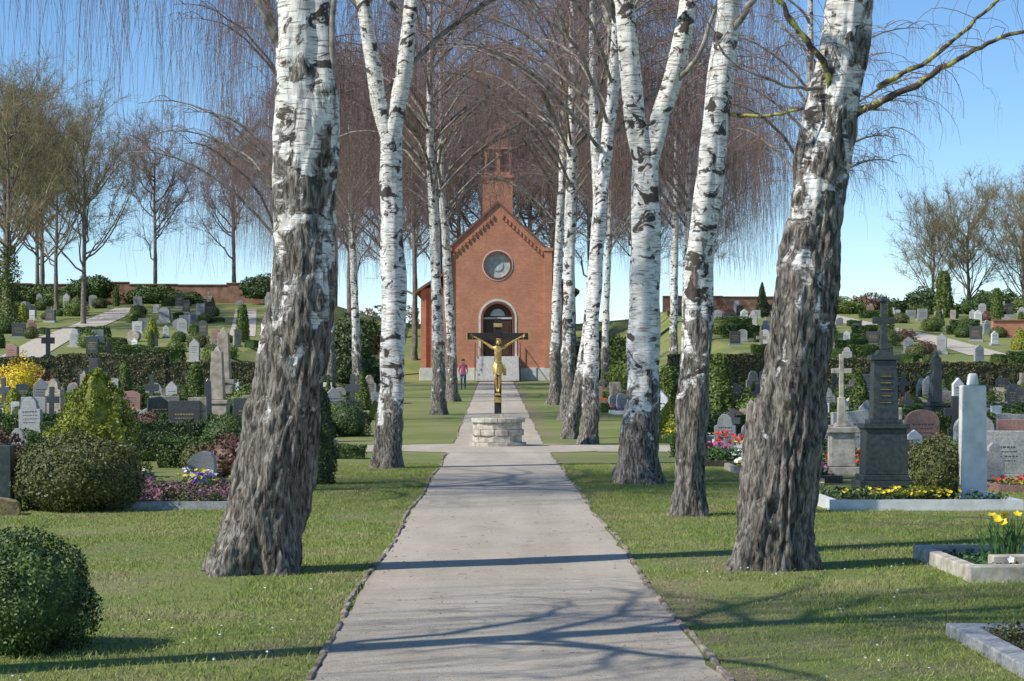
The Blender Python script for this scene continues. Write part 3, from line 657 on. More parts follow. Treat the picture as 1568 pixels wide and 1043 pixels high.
V=[(0,y,2.06),(0,y-.02,2.20),(0,y-.04,2.37),(0,y-.02,2.50),(.0,y-.03,2.56),(.015,y-.06,2.63),(.02,y-.07,2.70),
   (-.13,y+.0,2.50),(-.34,y+.05,2.64),(-.57,y+.08,2.77),(-.63,y+.09,2.80),
   (.13,y+.0,2.50),(.34,y+.05,2.64),(.57,y+.08,2.77),(.63,y+.09,2.80),
   (-.06,y,2.0),(-.055,y-.09,1.74),(-.03,y+.04,1.47),(-.02,y+.0,1.38),
   (.06,y,2.0),(.045,y-.11,1.74),(.025,y+.02,1.46),(.015,y-.03,1.37)]
E=[(0,1),(1,2),(2,3),(3,4),(4,5),(5,6),(3,7),(7,8),(8,9),(9,10),(3,11),(11,12),(12,13),(13,14),(0,15),(15,16),(16,17),(17,18),(0,19),(19,20),(20,21),(21,22)]
Rr=[(.095,.075),(.075,.06),(.105,.08),(.09,.065),.035,.058,.055,.047,.03,.022,.022,.047,.03,.022,.022,.066,.045,.027,.024,.066,.045,.027,.024]
me=skin_mesh('corpus',V,E,Rr); me.materials.append(GOLDM); obj('corpus_body',me,parent=CX)
acc=Acc()
for s in(-1,1):
    for k in range(5):
        a=-.5+k*.22 if k<4 else 1.2
        L=.065 if k<4 else .045
        p0=np.array([s*.635,y+.06,2.802+(.02-k*.012)]); d=np.array([s*math.cos(a),-.35,math.sin(-a+.4)])
        v,f=tubes([[p0,p0+d*L*.6,p0+d*L+np.array([0,-.02,-.01])]],[[.008,.007,.005]],6); acc.add(v,f)
for k in range(60):
    a=rng.uniform(0,2*np.pi); p=np.array([.02+.045*math.cos(a),y-.06+.04*abs(math.sin(a))*1.2,2.72]); 
    v,f=tubes([[p,p+np.array([.015*math.cos(a),.02,-.08]),p+np.array([.01*math.cos(a),.01,-.16])]],[[.011,.010,.004]],5); acc.add(v,f)
v,f=tubes([[(.02+.06*math.cos(t),y-.07+.06*math.sin(t),2.725+.006*math.sin(9*t)) for t in np.linspace(0,2*math.pi,22)]],[[.011]*22],6); acc.add(v,f)
v,f=tubes([[(.02,y-.11,2.68),(.02,y-.125,2.66),(.02,y-.115,2.645)]],[[.006,.012,.005]],6); acc.add(v,f)
v,f=tubes([[(.02,y-.095,2.61),(.02,y-.10,2.565)]],[[.028,.008]],8); acc.add(v,f)
obj('corpus_head_details',acc.mesh('corpus_head',[GOLDM]),parent=CX)
acc=Acc()
N=40; Vc=[]; Fc=[]
for j,(z,rx,ry) in enumerate([(2.11,.10,.09),(2.06,.118,.105),(1.98,.13,.12),(1.90,.125,.12),(1.84,.12,.125)]):
    for i in range(N):
        t=2*math.pi*i/N; k=1+.06*math.sin(7*t+j*.9); Vc.append((rx*k*math.cos(t),y-.02+ry*k*math.sin(t)-.01*j,z+.03*math.sin(2*t+1)))
for j in range(4):
    for i in range(N): Fc.append([j*N+i,j*N+(i+1)%N,(j+1)*N+(i+1)%N,(j+1)*N+i])
acc.add(Vc,Fc)
for k in range(4):
    v,f=tubes([[(.12+.012*k,y-.04,2.07),(.15+.016*k,y-.05,1.94),(.14+.02*k,y-.03,1.80)]],[[.02,.024,.01]],6); acc.add(v,f)
obj('loincloth',acc.mesh('loincloth',[GOLDM]),parent=CX)
bm=bmesh.new(); bm_box(bm,(0,-.12,1.32),(.14,.15,.06),0,.8); bm_box(bm,(0,-.095,1.18),(.16,.06,.14)); obj('foot_rest',bm_mesh(bm,'foot_rest',[GOLDM],.006),parent=CX)
# woman walking
WO=empty('woman_walking',(-1.75,110,H(0,110)))
V=[(0,0,.95),(0,-.01,1.12),(0,-.01,1.32),(0,0,1.42),(0,-.01,1.50),(0,-.03,1.58),(0,-.02,1.66),
   (-.16,0,1.38),(-.24,.05,1.12),(-.22,-.10,.92),(-.22,-.14,.85),
   (.16,0,1.38),(.24,-.03,1.12),(.21,-.2,.96),(.20,-.26,.92),
   (-.09,0,.88),(-.10,-.14,.50),(-.10,-.02,.10),(-.10,-.14,.04),
   (.09,0,.88),(.10,.02,.50),(.10,.24,.16),(.10,.18,.05)]
Rr=[(.16,.12),(.125,.10),(.16,.11),(.12,.08),.05,.085,.085,.065,.048,.033,.032,.065,.048,.033,.032,.10,.065,.045,.04,.10,.065,.045,.04]
me=skin_mesh('body',V,E,Rr)
for mm in (M('pink_jacket',(.45,.08,.14),(.62,.16,.24),6,.8),M('blue_jeans',(.05,.08,.17),(.09,.14,.28),9,.85),M('skin_tone',(.5,.3,.22),(.6,.38,.28),5,.5),M('dark_shoe',(.03,.03,.03),(.06,.06,.06),5,.6)): me.materials.append(mm)
for p in me.polygons:
    c=p.center; p.material_index = 2 if c.z>1.47 or (c.z<.945 and abs(c.x)>.185 and c.y<-.07) else (0 if c.z>.86 else (1 if c.z>.11 else 3))
obj('body',me,parent=WO)
acc=Acc(); uvball(acc,(.098,.108,.11),(0,.015,1.655)); uvball(acc,(.04,.04,.11),(0,.11,1.58))
for s in(-1,1):
    for k in range(5):
        p=np.array([s*.21,(-.15 if s<0 else -.27)+.012*k,.83 if s<0 else .9]); v,f=tubes([[p,p+np.array([0,-.02,-.03]),p+np.array([-s*.01,-.02,-.06+.005*k])]],[[.009,.008,.006]],5); acc.add(v,f,1)
v,f=tubes([[(0,-.115,1.62),(0,-.135,1.595)]],[[.008,.014]],6); acc.add(v,f,1)
obj('hair_nose_fingers',acc.mesh('hair',[M('brown_hair',(.05,.03,.02),(.1,.06,.035),9,.6),bpy.data.materials['skin_tone']]),parent=WO)
# ---------------------------------------------------------------- gravestones
def gs(kind,mat,w=.7,h=.95,t=.16):
    bm=bmesh.new(); pz=.14
    if kind!='boulder': bm_box(bm,(0,0,pz/2),(w+.16,t+.16,pz),1)
    z=pz+.001
    if kind=='round': P=[(-w/2,z),(w/2,z)]+[(w/2*math.cos(a),h-w/2*.7+w/2*.7*math.sin(a)) for a in np.linspace(0,math.pi,13)]
    elif kind=='rect': P=[(-w/2,z),(w/2,z),(w/2,h),(-w/2,h)]
    elif kind=='gable': P=[(-w/2,z),(w/2,z),(w/2,h*.8),(0,h),(-w/2,h*.8)]
    elif kind=='slant': P=[(-w/2,z),(w/2,z),(w/2,h*.85),(w*.1,h),(-w/2,h*.95)]
    elif kind=='shoulder': P=[(-w/2,z),(w/2,z),(w/2,h*.72),(w*.36,h*.74),(w*.3,h*.9),(w*.12,h),(-w*.12,h),(-w*.3,h*.9),(-w*.36,h*.74),(-w/2,h*.72)]
    elif kind=='cross':
        q=w*.14; P=[(-q,z+.2),(q,z+.2),(q,h*.62),(w*.42,h*.62),(w*.42,h*.82),(q,h*.82),(q,h*1.1),(-q,h*1.1),(-q,h*.82),(-w*.42,h*.82),(-w*.42,h*.62),(-q,h*.62)]
        bm_box(bm,(0,0,z+.1),(w*.55,t*1.1,.198))
    elif kind=='boulder':
        P=[(w*.55*math.cos(a)*(1+.12*math.sin(3*a+w*9)),max(0,h*.42+h*.5*math.sin(a)*(1+.1*math.cos(2*a+h*7)))) for a in np.linspace(-.9,math.pi+.9,15)]
    elif kind=='pillar':
        bm_box(bm,(0,0,z+.22),(w*.62,w*.55,.44)); bm_box(bm,(0,0,z+.485),(w*.7,w*.62,.08)); bm_box(bm,(0,0,z+.53+h*.5),(w*.42,w*.38,h),0,.7); bm_box(bm,(0,0,z+.53+h+.05),(w*.2,w*.18,.099),0,.3); P=None
    if P: prism(bm,P,-t/2,t/2,0)
    bmesh.ops.recalc_face_normals(bm,faces=bm.faces)
    es=[e for e in bm.edges if len(e.link_faces)==2 and e.calc_face_angle(0)>.5]
    bmesh.ops.bevel(bm,geom=es,offset=.012,segments=2,affect='EDGES',profile=.5)
    if kind in('round','rect','gable','slant','shoulder'):
        for s in (-1,1):
            for r in range(4):
                zz=h*.68-r*.085; x=-w*.3
                while x<w*.28:
                    L=rng.uniform(.02,.06); bm_box(bm,(x+L/2,s*(t/2+.002),zz),(L,.003,.018 if r else .028),2); x+=L+.02
    me=bm_mesh(bm,'gravestone',[mat,S_GREY,GOLDM if mat in(S_DARK,S_GREEN) else S_DARK])
    return me
STONES=[]
for kd,mt,w,h,t,n_ in [('round',S_GREY,.6,.9,.16,3),('rect',S_GREY,.7,.75,.16,3),('rect',S_DARK,.7,.85,.14,3),('round',S_DARK,.5,1.0,.14,2),('shoulder',S_GREY,.55,1.1,.18,3),('gable',S_WHITE,.42,.95,.14,2),
     ('slant',S_RED,.6,.85,.18,2),('round',S_RED,.5,.85,.16,1),('rect',S_SAND,.5,1.05,.18,3),('shoulder',S_SAND,.55,1.25,.2,2),('boulder',S_GREY,.6,.8,.3,3),('boulder',S_SAND,.7,.65,.35,2),
     ('cross',S_SAND,.7,1.15,.14,2),('cross',S_DARK,.7,1.25,.1,3),('pillar',S_SAND,.7,.9,.2,1),('pillar',S_DARK,.7,1.0,.2,1),('rect',S_WHITE,.35,.95,.12,2),('slant',S_GREEN,.55,.95,.14,2),('gable',S_GREY,.5,1.1,.16,3)]:
    m_=gs(kd,mt,w,h,t); STONES+=[m_]*n_
def bed_mesh(i):
    w,d=.95,1.6; kerb=[S_GREY,S_DARK,S_SAND,S_RED,S_WHITE][i%5]; acc=Acc()
    for s in(-1,1):
        box(acc,(s*(w/2+.04),0,.05),(.08,d+.16,.14),0)
    for s in(-1,1): box(acc,(0,s*(d/2+.04),.05),(w-.001,.08,.136),0)
    box(acc,(0,0,.03),(w,d-.002,.10),1)
    n=900; P=np.stack([rng.uniform(-w/2,w/2,n),rng.uniform(-d/2,d/2,n)],1); hh=np.array([max(0,mnoise.noise(Vector((p[0]*4+i*5,p[1]*4,0)))) for p in P])*.35
    P3=np.column_stack([P,.08+hh*rng.uniform(.2,1,n)]); P3=P3[hh>.03]
    leafquads(acc,P3,np.tile([0,0,1.],(len(P3),1)),.035,2)
    ok=P3[rng.integers(0,len(P3),60)]+np.array([0,0,.04])
    flowers(acc,ok,.035,3)
    fl=[F_Y,F_W,F_R,F_P,F_B][(i*2+1)%5]
    return acc.mesh('grave_bed',[kerb,SOIL,[BOX,THUJ,BOX,GOLD,HEATH][i%5],fl],False)
BEDS=[bed_mesh(i) for i in range(6)]
SHR=[ball_shrub('ball_shrub',.42,.75,2600,.028,BOX),ball_shrub('ball_shrub',.45,.7,2600,.03,BOXB,.14),cone_shrub('cone_shrub',.38,1.6,3600,.035,THUJ),cone_shrub('cone_shrub',.33,2.1,4200,.035,DARKF),
     cone_shrub('cone_shrub',.5,1.3,3600,.035,GOLD,.6),ball_shrub('loose_shrub',.55,1.0,2600,.04,THUJ,.35),box_hedge('box_hedge',1.5,.5,.6,1600,.03,BOX),ball_shrub('loose_shrub',.5,.8,2200,.04,REDF,.4),cone_shrub('column_shrub',.3,1.9,3800,.035,THUJ,.25)]
PICK=[0,0,0,1,1,2,4,5,5,5,6,6,6,6,6,7,8]
NEAR=[0,0,1,5,6,6,6,7]
manual=[(-5.4,25.4,1.6),(-6.3,31,1.4),(-4.6,27.8,2.2),(-6.8,41,2.),(-5.5,41,1),(-2.85,31.7,1.),(5.96,30,1.4),(6.5,26.3,1.2),(5.6,26.5,2.2),(6.2,35,1.1),(4.7,39,1.2),(-9.3,27,1)]
def free(x,y): return all((x-a)**2+(y-b_)**2>r*r for a,b_,r in manual)
def offpath(x,y): return all(abs(y-b_)>2.5 or abs(x-a)>w*.5+.7 for a,b_,w in PATHPTS)
treepos=[(o.location.x,o.location.y) for o in bpy.data.objects if o.name.startswith('birch_tree')]
for side in(-1,1):
    Y=31.5
    while Y<93:
        if 44.6<Y<51.6: Y=52.5
        x=4.6+rng.uniform(0,1.0)
        xm=.275*Y+2
        near=(side<0 and Y<45)
        while x<xm:
            X=side*x
            if free(X,Y) and all(abs(X-a)>1 or abs(Y-b_)>1.2 for a,b_ in treepos):
                g=H(X,Y); r=rng.random()
                if r<(.42 if near else .84):
                    s=rng.uniform(.55,.75) if near else (rng.uniform(.6,.9) if Y<45 else rng.uniform(.7,1.15))
                    obj('gravestone',STONES[rng.integers(len(STONES))],(X,Y+rng.uniform(-.3,.3),g-.02),(rng.normal(0,.03),rng.normal(0,.03),rng.normal(0,.2)+(math.pi if rng.random()<.3 else 0)),(s,s,s*rng.uniform(.8,1.2)))
                    if rng.random()<.75 and free(X,Y-1.2): obj('grave_bed',BEDS[rng.integers(6)],(X,Y-1.4,H(X,Y-1.4)),(0,0,0),(1,.95,1))
                    if rng.random()<.5: 
                        k=PICK[rng.integers(len(PICK))]; s=rng.uniform(.5,1.0); obj('clipped_shrub',SHR[k],(X+rng.choice([-1,1])*rng.uniform(.65,.9),Y-rng.uniform(0,1.6),g-.02),(0,0,rng.uniform(0,6) if k!=6 else rng.choice([0,1.57])),(s,s,s*rng.uniform(.8,1.1)))
                else:
                    k=NEAR[rng.integers(len(NEAR))] if near else PICK[rng.integers(len(PICK))]; s=rng.uniform(.7,1.2); obj('clipped_shrub',SHR[k],(X,Y,g-.02),(0,0,rng.uniform(0,6) if k!=6 else 0),(s,s,s*.9))
            x+=rng.uniform(1.15,1.9) if side>0 else rng.uniform(1.3,2.2)
        if rng.random()<.65 and Y>52:
            x=6+rng.uniform(0,4)
            for q in range(rng.integers(3,8)): obj('box_hedge',SHR[6],(side*(x+q*1.5),Y+1.1,H(0,Y+1.1)-.02),(0,0,0),(1,1,1.2))
        Y+=rng.uniform(2.7,3.5)
    Y=98
    while Y<157:
        x=13.8+rng.uniform(0,1.5); xm=.275*Y+3
        while x<xm:
            X=side*x; g=H(X,Y); r=rng.random()
            if offpath(X,Y):
                if r<.62:
                    s=rng.uniform(.75,1.25); obj('gravestone',STONES[rng.integers(len(STONES))],(X,Y+rng.uniform(-.5,.5),g-.03),(0,0,rng.normal(0,.25)),(s,s,s*rng.uniform(.8,1.15)))
                    if rng.random()<.35: k=PICK[rng.integers(len(PICK))]; obj('clipped_shrub',SHR[k],(X+.9,Y-.5,g-.05),(0,0,rng.uniform(0,6)),(s*.8,s*.8,s*.8))
                elif r<.9:
                    k=PICK[rng.integers(len(PICK))]; s=rng.uniform(.7,1.6); obj('clipped_shrub',SHR[k],(X,Y,g-.05),(0,0,rng.uniform(0,6) if k!=6 else 0),(s,s,s*.85))
            x+=rng.uniform(1.6,3.0)
        Y+=rng.uniform(3.2,4.4)
BIG=[ball_shrub('evergreen_bush',1.2,1.8,4500,.09,DARKF,.3),ball_shrub('olive_bush',1.3,1.9,4500,.09,THUJ,.4),ball_shrub('copper_bush',1.2,1.7,4000,.09,REDF,.4),ball_shrub('ivy_bush',1.5,1.9,5000,.1,BOX,.3)]
for X in np.arange(-44,-12,2.3): 
    if rng.random()<.7: obj('hedge_bush',BIG[[0,3,3,1][rng.integers(4)]],(X,159.4+rng.uniform(-1.5,1),H(X,158)+(.5 if rng.random()<.4 else -.2)),(0,0,X),(1.3,1,rng.uniform(.6,1.1)))
for X in np.arange(24,60,2.1): obj('hedge_bush',BIG[[0,1,3,3,2][rng.integers(5)]],(X,157+rng.uniform(-1,3),H(X,156)-.2),(0,0,X),(1.3,1,rng.uniform(.6,1.15)))
for X in list(np.arange(-28,-9,1.9))+list(np.arange(9.5,30,1.9)):
    if rng.random()<.45: s=rng.uniform(.35,.8); obj('hedge_bush',BIG[[0,1,3,1,2][rng.integers(5)]],(X,93.4,H(X,93)),(0,0,X),(s*1.3,s,s))
for X,Y,s in [(-38,150,1.3),(-41,140,1.4),(-33,104,1.0),(-7.9,110,1.1),(-9.5,128,1.2),(8.6,128,1.1),(7.8,112,.9),(-8.3,88,.8),(8,140,1.4),(-10,141,1.4)]:
    obj('evergreen_bush',BIG[rng.integers(2)],(X,Y,H(X,Y)-.1),(0,0,X),(s,s,s))
obj('forsythia_bush',ball_shrub('forsythia_bush',.8,1.7,5000,.045,YEL,.5),(-20.4,84,H(-20,84)))
for X,Y,s,k in [(6.9,60,1.25,8),(5.4,61,1.05,8),(11.2,60,1.1,2),(6.0,57,.85,3),(34.4,150,1.9,8),(20.5,150,1.3,3),(24,120,1.3,8),(-11.3,74,1.0,8)]:
    obj('thuja',SHR[k],(X,Y,H(X,Y)-.05),(0,0,X),(s*1.3,s*1.3,s))
# ---------------------------------------------------------------- hand-placed foreground plots
obj('box_ball',ball_shrub('box_ball',.45,.74,15000,.014,BOX,.12),(-2.98,12.3,-.02))
obj('bronze_shrub',ball_shrub('bronze_shrub',.82,.95,16000,.022,BOXB,.10),(-5.43,25.6,0))
obj('golden_cypress',cone_shrub('golden_cypress',.78,1.85,18000,.028,GOLD,.62,.42),(-6.2,30.5,0))
obj('clipped_hedge',box_hedge('clipped_hedge',1.8,.8,.8,2500,.025,DARKF),(-6.8,41,0))
obj('clipped_hedge',box_hedge('clipped_hedge_b',1.1,1.2,.55,2500,.025,BOX),(-5.9,38.2,0))
obj('box_ball',ball_shrub('box_ball_b',.52,.98,7000,.022,BOX,.06),(-5.45,40,0))
obj('dark_yew_column',cone_shrub('yew',.27,1.55,7000,.02,DARKF,.3,.1),(-2.82,31.7,0))
obj('low_hedge',box_hedge('low_hedge',1.0,.6,.3,3000,.02,BOX),(-3.25,42,0))
obj('round_yew',ball_shrub('round_yew',.55,.95,5000,.028,DARKF,.2),(-4.15,56,.05))
HB=empty('heather_bed',(-4.55,27.6,0)); acc=Acc()
box(acc,(0,-1.95,.04),(2.7,.10,.12),0); box(acc,(-1.3,0,.04),(.1,3.78,.118),0); box(acc,(1.3,0,.04),(.1,3.78,.118),0); box(acc,(0,0,.02),(2.5,3.8,.08),1)
obj('kerb_and_soil',acc.mesh('kb',[S_GREY,SOIL],False),parent=HB)
acc=Acc()
for k in range(40):
    cx,cy=rng.uniform(-1.15,1.15),rng.uniform(-1.8,1.8); r=rng.uniform(.15,.32); n=420; D=sphere_pts(n); D[:,2]=abs(D[:,2]); P=D*np.array([r,r,r*.9])*rng.uniform(.6,1.05,(n,1))+np.array([cx,cy,.04])
    leafquads(acc,P,D,.02,int(rng.choice([0,0,1,2,3])))
obj('heather_plants',acc.mesh('heather',[HEATH,BOXB,BOX,fol('pink_heather',(.16,.08,.09),(.34,.14,.20),(.5,.25,.33))],False),parent=HB)
acc=Acc()
for mi,(cx,cy) in enumerate([(.35,.5),(.55,.0),(.2,.9)]):
    P=np.column_stack([rng.normal(cx,.14,40),rng.normal(cy,.2,40),rng.uniform(.25,.40,40)]); flowers(acc,P,.032,mi,.2,3)
obj('pansies',acc.mesh('pansies',[F_Y,F_B,F_W,STEM],False),parent=HB)
obj('gravestone',gs('rect',S_GREEN,.8,.85,.2),(-6.62,25.3,0))
obj('mossy_rock',gs('boulder',S_MOSS,.5,.25,.35),(-6.2,24.6,-.02),(0,0,.2))
for X,Y,k,mt,s in [(-7.1,35.5,'rect',S_DARK,.9),(-8.3,46.5+6,'rect',S_DARK,1.2),(-8.2,58,'pillar',S_SAND,1.5),(-9.6,57,'rect',S_SAND,1.2),(-6.9,55,'rect',S_DARK,1.2),(-15.5,76,'cross',S_DARK,2.0),(-10.5,76,'pillar',S_SAND,1.9),
      (8.3,44,'slant',S_GREY,1.1),(9.6,44,'round',S_RED,1.1),(11.5,43.5,'rect',S_GREY,1.0),(9.3,38,'round',S_GREY,1.1),(10.6,40,'rect',S_RED,.95),(8.6,33,'rect',S_GREY,.9),(7.9,31.5,'boulder',S_GREY,.7)]:
    obj('gravestone',gs(k,mt),(X,Y,H(X,Y)-.02),(0,0,rng.normal(0,.1)),(s,s,s))
bm=bmesh.new()
bm_box(bm,(0,0,.08),(.86,.7,.16)); bm_box(bm,(0,0,.205),(.76,.6,.09)); bm_box(bm,(0,0,.60),(.66,.5,.70),0,.94); bm_box(bm,(0,0,.99),(.70,.56,.08)); bm_box(bm,(0,0,1.06),(.5,.42,.06))
bm_box(bm,(0,0,1.54),(.40,.34,.90),0,.86); bm_box(bm,(0,0,2.03),(.44,.38,.08)); bm_box(bm,(0,0,2.11),(.28,.24,.08),0,.7); bm_box(bm,(0,0,2.52),(.10,.09,.74),0,.9); bm_box(bm,(0,0,2.60),(.34,.085,.10)); bm_box(bm,(0,0,2.93),(.15,.12,.08),0,.6)
for r in range(5): bm_box(bm,(0,-.165,1.75-r*.1),(.2-.02*(r%2),.004,.03),1)
obj('black_granite_monument',bm_mesh(bm,'mon',[S_GREEN,GOLDM],.01),(5.96,30,0))
bm=bmesh.new(); bm_box(bm,(0,0,.05),(.5,.4,.1)); bm_box(bm,(0,0,.86),(.35,.22,1.52),0,.92); bm_box(bm,(0,0,1.70),(.15,.13,.16),0,.7)
obj('white_pillar_gravestone',bm_mesh(bm,'wp',[S_WHITE],.02),(6.42,26.3,0))
bm=bmesh.new(); bm_box(bm,(0,0,.07),(.62,.5,.14)); bm_box(bm,(0,0,.45),(.44,.36,.60),0,.96); bm_box(bm,(0,0,.80),(.56,.46,.10)); bm_box(bm,(0,0,1.12),(.16,.14,.52),0,.8); bm_box(bm,(0,0,1.75),(.08,.07,.8)); bm_box(bm,(0,0,1.85),(.36,.065,.09))
obj('sandstone_cross_monument',bm_mesh(bm,'scm',[S_LIME],.01),(6.2,35,0))
GB=empty('white_kerb_grave',(5.6,26.6,0)); acc=Acc()
box(acc,(0,-1.2,.06),(2.5,.1,.16),0); box(acc,(0,1.2,.06),(2.5,.1,.16),0); box(acc,(-1.2,0,.06),(.1,2.298,.158),0); box(acc,(1.2,0,.06),(.1,2.298,.158),0); box(acc,(0,0,.02),(2.3,2.29,.1),1)
obj('kerb',acc.mesh('kerb',[S_WHITE,SOIL],False),parent=GB)
acc=Acc(); n=4000; P=np.column_stack([rng.uniform(-1.1,1.1,n),rng.uniform(-1.1,1.1,n),rng.uniform(.07,.2,n)]); P=P[np.array([mnoise.noise(Vector((p[0]*3,p[1]*3,4)))>-.1 for p in P])]
leafquads(acc,P,np.tile([0,0,1.],(len(P),1)),.03,0)
P=np.column_stack([rng.normal(-.1,.3,130),rng.normal(-.7,.2,130),rng.uniform(.17,.27,130)]); flowers(acc,P,.033,1)
P=np.column_stack([rng.normal(.9,.15,40),rng.normal(.3,.3,40),rng.uniform(.2,.3,40)]); flowers(acc,P,.035,2)
obj('ground_cover_and_pansies',acc.mesh('gc',[BOX,F_Y,F_B],False),parent=GB)
obj('bronze_globe_shrub',ball_shrub('bgs',.33,.8,6000,.02,BOXB,.2),(6.02,26.6,.05))
TG=empty('tulip_bed',(4.75,39,0)); acc=Acc(); box(acc,(0,0,.05),(1.7,1.5,.1),0)
n=1500; P=np.column_stack([rng.normal(0,.45,n),rng.normal(0,.35,n),rng.uniform(.08,.32,n)]); leafquads(acc,P,np.tile([0,0,1.],(n,1)),.04,1)
for mi,cx,cy,zz in((2,-.1,.1,.55),(3,-.35,-.2,.35),(4,.3,0,.42),(5,.1,-.4,.3),(2,.35,.2,.5)):
    n=26; P=np.column_stack([rng.normal(cx,.14,n),rng.normal(cy,.12,n),rng.uniform(zz-.1,zz+.1,n)]); flowers(acc,P,.05,mi,.3,6)
uvball(acc,(.28,.25,.12),(.2,-.7,.08),5)
obj('tulips',acc.mesh('tulips',[SOIL,STEM,F_R,F_P,F_Y,F_W,STEM],False),parent=TG)
def dafs(acc,cx,cy,n,sp,h,z0=0,fm=1):
    P=np.column_stack([rng.normal(cx,sp,n*6),rng.normal(cy,sp,n*6),np.full(n*6,z0)]); L=rng.uniform(.6,1.05,(n*6,1))*h
    d=rng.normal(0,.16,(n*6,3)); d[:,2]=1; 
    Q=np.stack([P,P+d*L*.5,P+d*L+np.array([0,0,-.02])+d*np.array([1,1,0])*L*.5],1)
    w=np.array([.009,0,0]); V=np.stack([Q[:,0]-w,Q[:,0]+w,Q[:,1]+w,Q[:,1]-w],1)
    acc.add(V.reshape(-1,3),np.arange(n*24).reshape(-1,4),0)
    V2=np.stack([Q[:,1]-w,Q[:,1]+w,Q[:,2]+w*.3,Q[:,2]-w*.3],1); acc.add(V2.reshape(-1,3),np.arange(n*24).reshape(-1,4),0)
    fp=np.column_stack([rng.normal(cx,sp,n),rng.normal(cy,sp,n),np.full(n,z0+h*1.0)+rng.normal(0,.03,n)]); flowers(acc,fp,.045,fm,h*.95,0)
GG=empty('granite_kerb_grave',(4.95,17.5,0)); acc=Acc()
box(acc,(0,-1.05,.05),(1.95,.14,.18),0,0,.006); box(acc,(-.9,0,.04),(.13,1.95,.16),0,0,.006); box(acc,(0,1.05,.05),(1.95,.14,.16),0); box(acc,(-.35,-.3,.09),(.5,.16,.14),0,.05); box(acc,(0,0,.0),(1.7,1.95,.1),1)
me=acc.mesh('gk',[S_LIME,SOIL],False); bevel_mesh(me,.012); obj('kerb_and_soil',me,parent=GG)
acc=Acc(); dafs(acc,-.35,.1,9,.09,.42,.04); P=np.column_stack([rng.uniform(-.5,.6,40),rng.normal(-.55,.12,40),rng.uniform(.08,.16,40)]); flowers(acc,P[:14],.035,2,.08,0); flowers(acc,P[14:],.035,3,.08,0)
n=1500; P=np.column_stack([rng.uniform(-.75,.8,n),rng.uniform(-.9,.9,n),rng.uniform(.05,.11,n)]); leafquads(acc,P,np.tile([0,0,1.],(n,1)),.022,0)
obj('daffodils',acc.mesh('daf',[STEM,F_Y,F_W,F_R],False),parent=GG)
KG=empty('slab_kerb_grave',(3.95,12.0,0)); acc=Acc()
box(acc,(0,.95,.03),(1.9,.16,.10),0); box(acc,(-.86,-.1,.03),(.17,1.93,.098),0); box(acc,(0,-.1,.0),(1.6,1.9,.08),1)
me=acc.mesh('kg',[S_GREY,SOIL],False); bevel_mesh(me,.01); obj('kerb',me,parent=KG)
acc=Acc(); n=9000; P=np.column_stack([rng.uniform(-.75,.8,n),rng.uniform(-1.0,.82,n),np.zeros(n)]); P[:,2]=.04+np.array([.07+.06*mnoise.noise(Vector((p[0]*3,p[1]*3,1))) for p in P])*rng.uniform(.2,1,n)
leafquads(acc,P,np.tile([0,0,1.],(n,1)),.014,0); obj('ground_cover',acc.mesh('gc2',[BOXB],False),parent=KG)
acc=Acc(); dafs(acc,0,0,9,.12,.32); me=acc.mesh('daffodils',[STEM,F_Y],False)
obj('daffodils',me,(4.25,26.8,0)); obj('daffodils',me,(-3.4,36,0)); obj('daffodils',me,(4.6,52,0))
# ---------------------------------------------------------------- grass
def patch(n,hmin,hmax):
    acc=Acc(); P=np.column_stack([rng.uniform(-.5,.5,n),rng.uniform(-.5,.5,n),np.full(n,-.004)])
    h=rng.uniform(hmin,hmax,(n,1)); a=rng.uniform(0,6.28,n); w=np.stack([np.cos(a),np.sin(a),0*a],1)*rng.uniform(.0015,.0032,(n,1))
    b_=rng.normal(0,.6,(n,3))*h; b_[:,2]=0; u=np.array([0,0,1.])*h
    V=np.stack([P-w,P+w,P+w*.8+u*.6+b_*.4,P-w*.8+u*.6+b_*.4],1); acc.add(V.reshape(-1,3),np.arange(n*4).reshape(-1,4))
    V=np.stack([P-w*.8+u*.6+b_*.4,P+w*.8+u*.6+b_*.4,P+w*.1+u+b_,P-w*.1+u+b_],1); acc.add(V.reshape(-1,3),np.arange(n*4).reshape(-1,4))
    return acc.mesh('grass_patch',[GRASSB],False)
GP=[patch(1900,.012,.040),patch(1400,.012,.050),patch(800,.01,.032)]
GR=empty('grass')
excl=[(-5.9,-3.2,25.5,29.6),(4.3,6.9,25.3,27.9),(3.98,6,16.35,18.65),(3.0,6,10.8,13.05)]
for Y in range(9,40):
    xm=.27*Y+1.2
    for side,x0 in((-1,-PL+.0),(1,PR+.0)):
        x=x0+.5
        while x<min(xm,4.4 if Y>30 else 99):
            X=side*x
            if not any(a+.35<X<b_-.35 and c_+.35<Y<d_-.35 for a,b_,c_,d_ in excl):
                sparse=(side>0 and x<x0+.6 and Y<17) or mnoise.noise(Vector((X*.5,Y*.35,3)))>.22
                obj('patch',GP[2] if sparse else GP[rng.integers(2)],(X,Y,0),(0,0,rng.integers(4)*math.pi/2),(1,1,rng.uniform(.7,1.1)),parent=GR)
            x+=1.0
acc=Acc(); n=260; P=np.column_stack([rng.uniform(-4.2,-1.3,n//2),rng.uniform(10,16,n//2),rng.uniform(.03,.05,n//2)]); P2=np.column_stack([rng.uniform(1.7,4.5,n//2),rng.uniform(10,18,n//2),rng.uniform(.03,.05,n//2)])
P=np.concatenate([P,P2]); P=P[np.array([mnoise.noise(Vector((p[0]*.9,p[1]*.5,2)))>.12 for p in P])]; flowers(acc,P,.009,0)
obj('daisies',acc.mesh('daisies',[F_W],False))
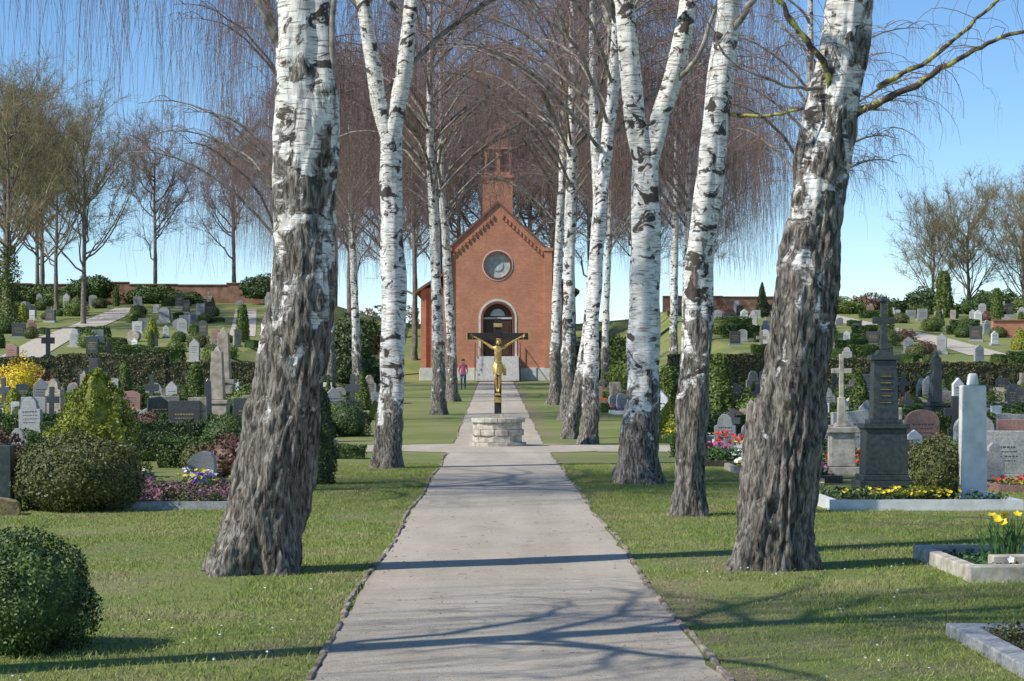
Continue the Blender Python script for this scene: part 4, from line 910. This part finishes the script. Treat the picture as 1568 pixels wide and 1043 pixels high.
acc=Acc(); n=5000; P=np.column_stack([rng.uniform(-4.5,5,n),rng.uniform(9,30,n),rng.uniform(.012,.04,n)]); P=P[(abs(P[:,0]-.1)>.95)|(rng.random(n)<.2)]; leafquads(acc,P,np.tile([0,0,1.],(len(P),1)),.011,0,.6,.3)
a=rng.uniform(0,6.28,160); S=np.column_stack([rng.uniform(-1.05,1.3,160),rng.uniform(9,34,160),np.full(160,.012)]); D=np.stack([np.cos(a),np.sin(a),0*a],1)*rng.uniform(.02,.08,(160,1))
v,f=tubes(np.stack([S,S+D*.5+rng.normal(0,.006,(160,3))*[1,1,0],S+D],1),np.full((160,3),.0018),3); acc.add(v,f,1)
obj('leaf_litter',acc.mesh('leaf_litter',[M('dry_leaf',(.18,.11,.055),(.36,.25,.14),20,.9),TWIG],False))
# ---------------------------------------------------------------- light, world, camera
EL=math.radians(44); AZ=math.radians(25)
d=Vector((math.cos(AZ)*math.cos(EL),math.sin(AZ)*math.cos(EL),-math.sin(EL)))
L=bpy.data.lights.new('sun','SUN'); L.energy=5.0; L.angle=math.radians(.5); L.color=(1,.96,.88)
lo=bpy.data.objects.new('sun',L); lo.rotation_euler=d.to_track_quat('-Z','Y').to_euler(); lo.location=(-20,-10,30); COL.objects.link(lo)
w=bpy.data.worlds.new('World'); scene.world=w; w.use_nodes=True; nt=w.node_tree
sky=nt.nodes.new('ShaderNodeTexSky'); sky.sky_type='NISHITA'; sky.sun_disc=False; sky.sun_elevation=EL; sky.sun_rotation=math.atan2(-d.x,-d.y)%(2*math.pi)
sky.air_density=.85; sky.dust_density=0.0; sky.ozone_density=3.2; sky.altitude=500
hs=nt.nodes.new('ShaderNodeHueSaturation'); hs.inputs['Saturation'].default_value=1.15; hs.inputs['Value'].default_value=1.08
nt.links.new(sky.outputs[0],hs.inputs['Color']); nt.links.new(hs.outputs[0],nt.nodes['Background'].inputs[0]); nt.nodes['Background'].inputs[1].default_value=.15
cam=bpy.data.cameras.new('camera'); co=bpy.data.objects.new('camera',cam); COL.objects.link(co)
cam.lens=3000/1568*36; cam.sensor_width=36; cam.sensor_fit='HORIZONTAL'; co.location=(0,0,1.7); co.rotation_euler=(math.pi/2,0,0)
cam.shift_x=27/1568; cam.shift_y=59.5/1568; cam.clip_end=5000; cam.clip_start=.1
scene.camera=co
scene.view_settings.view_transform='Standard'; scene.view_settings.look='None'; scene.view_settings.exposure=0
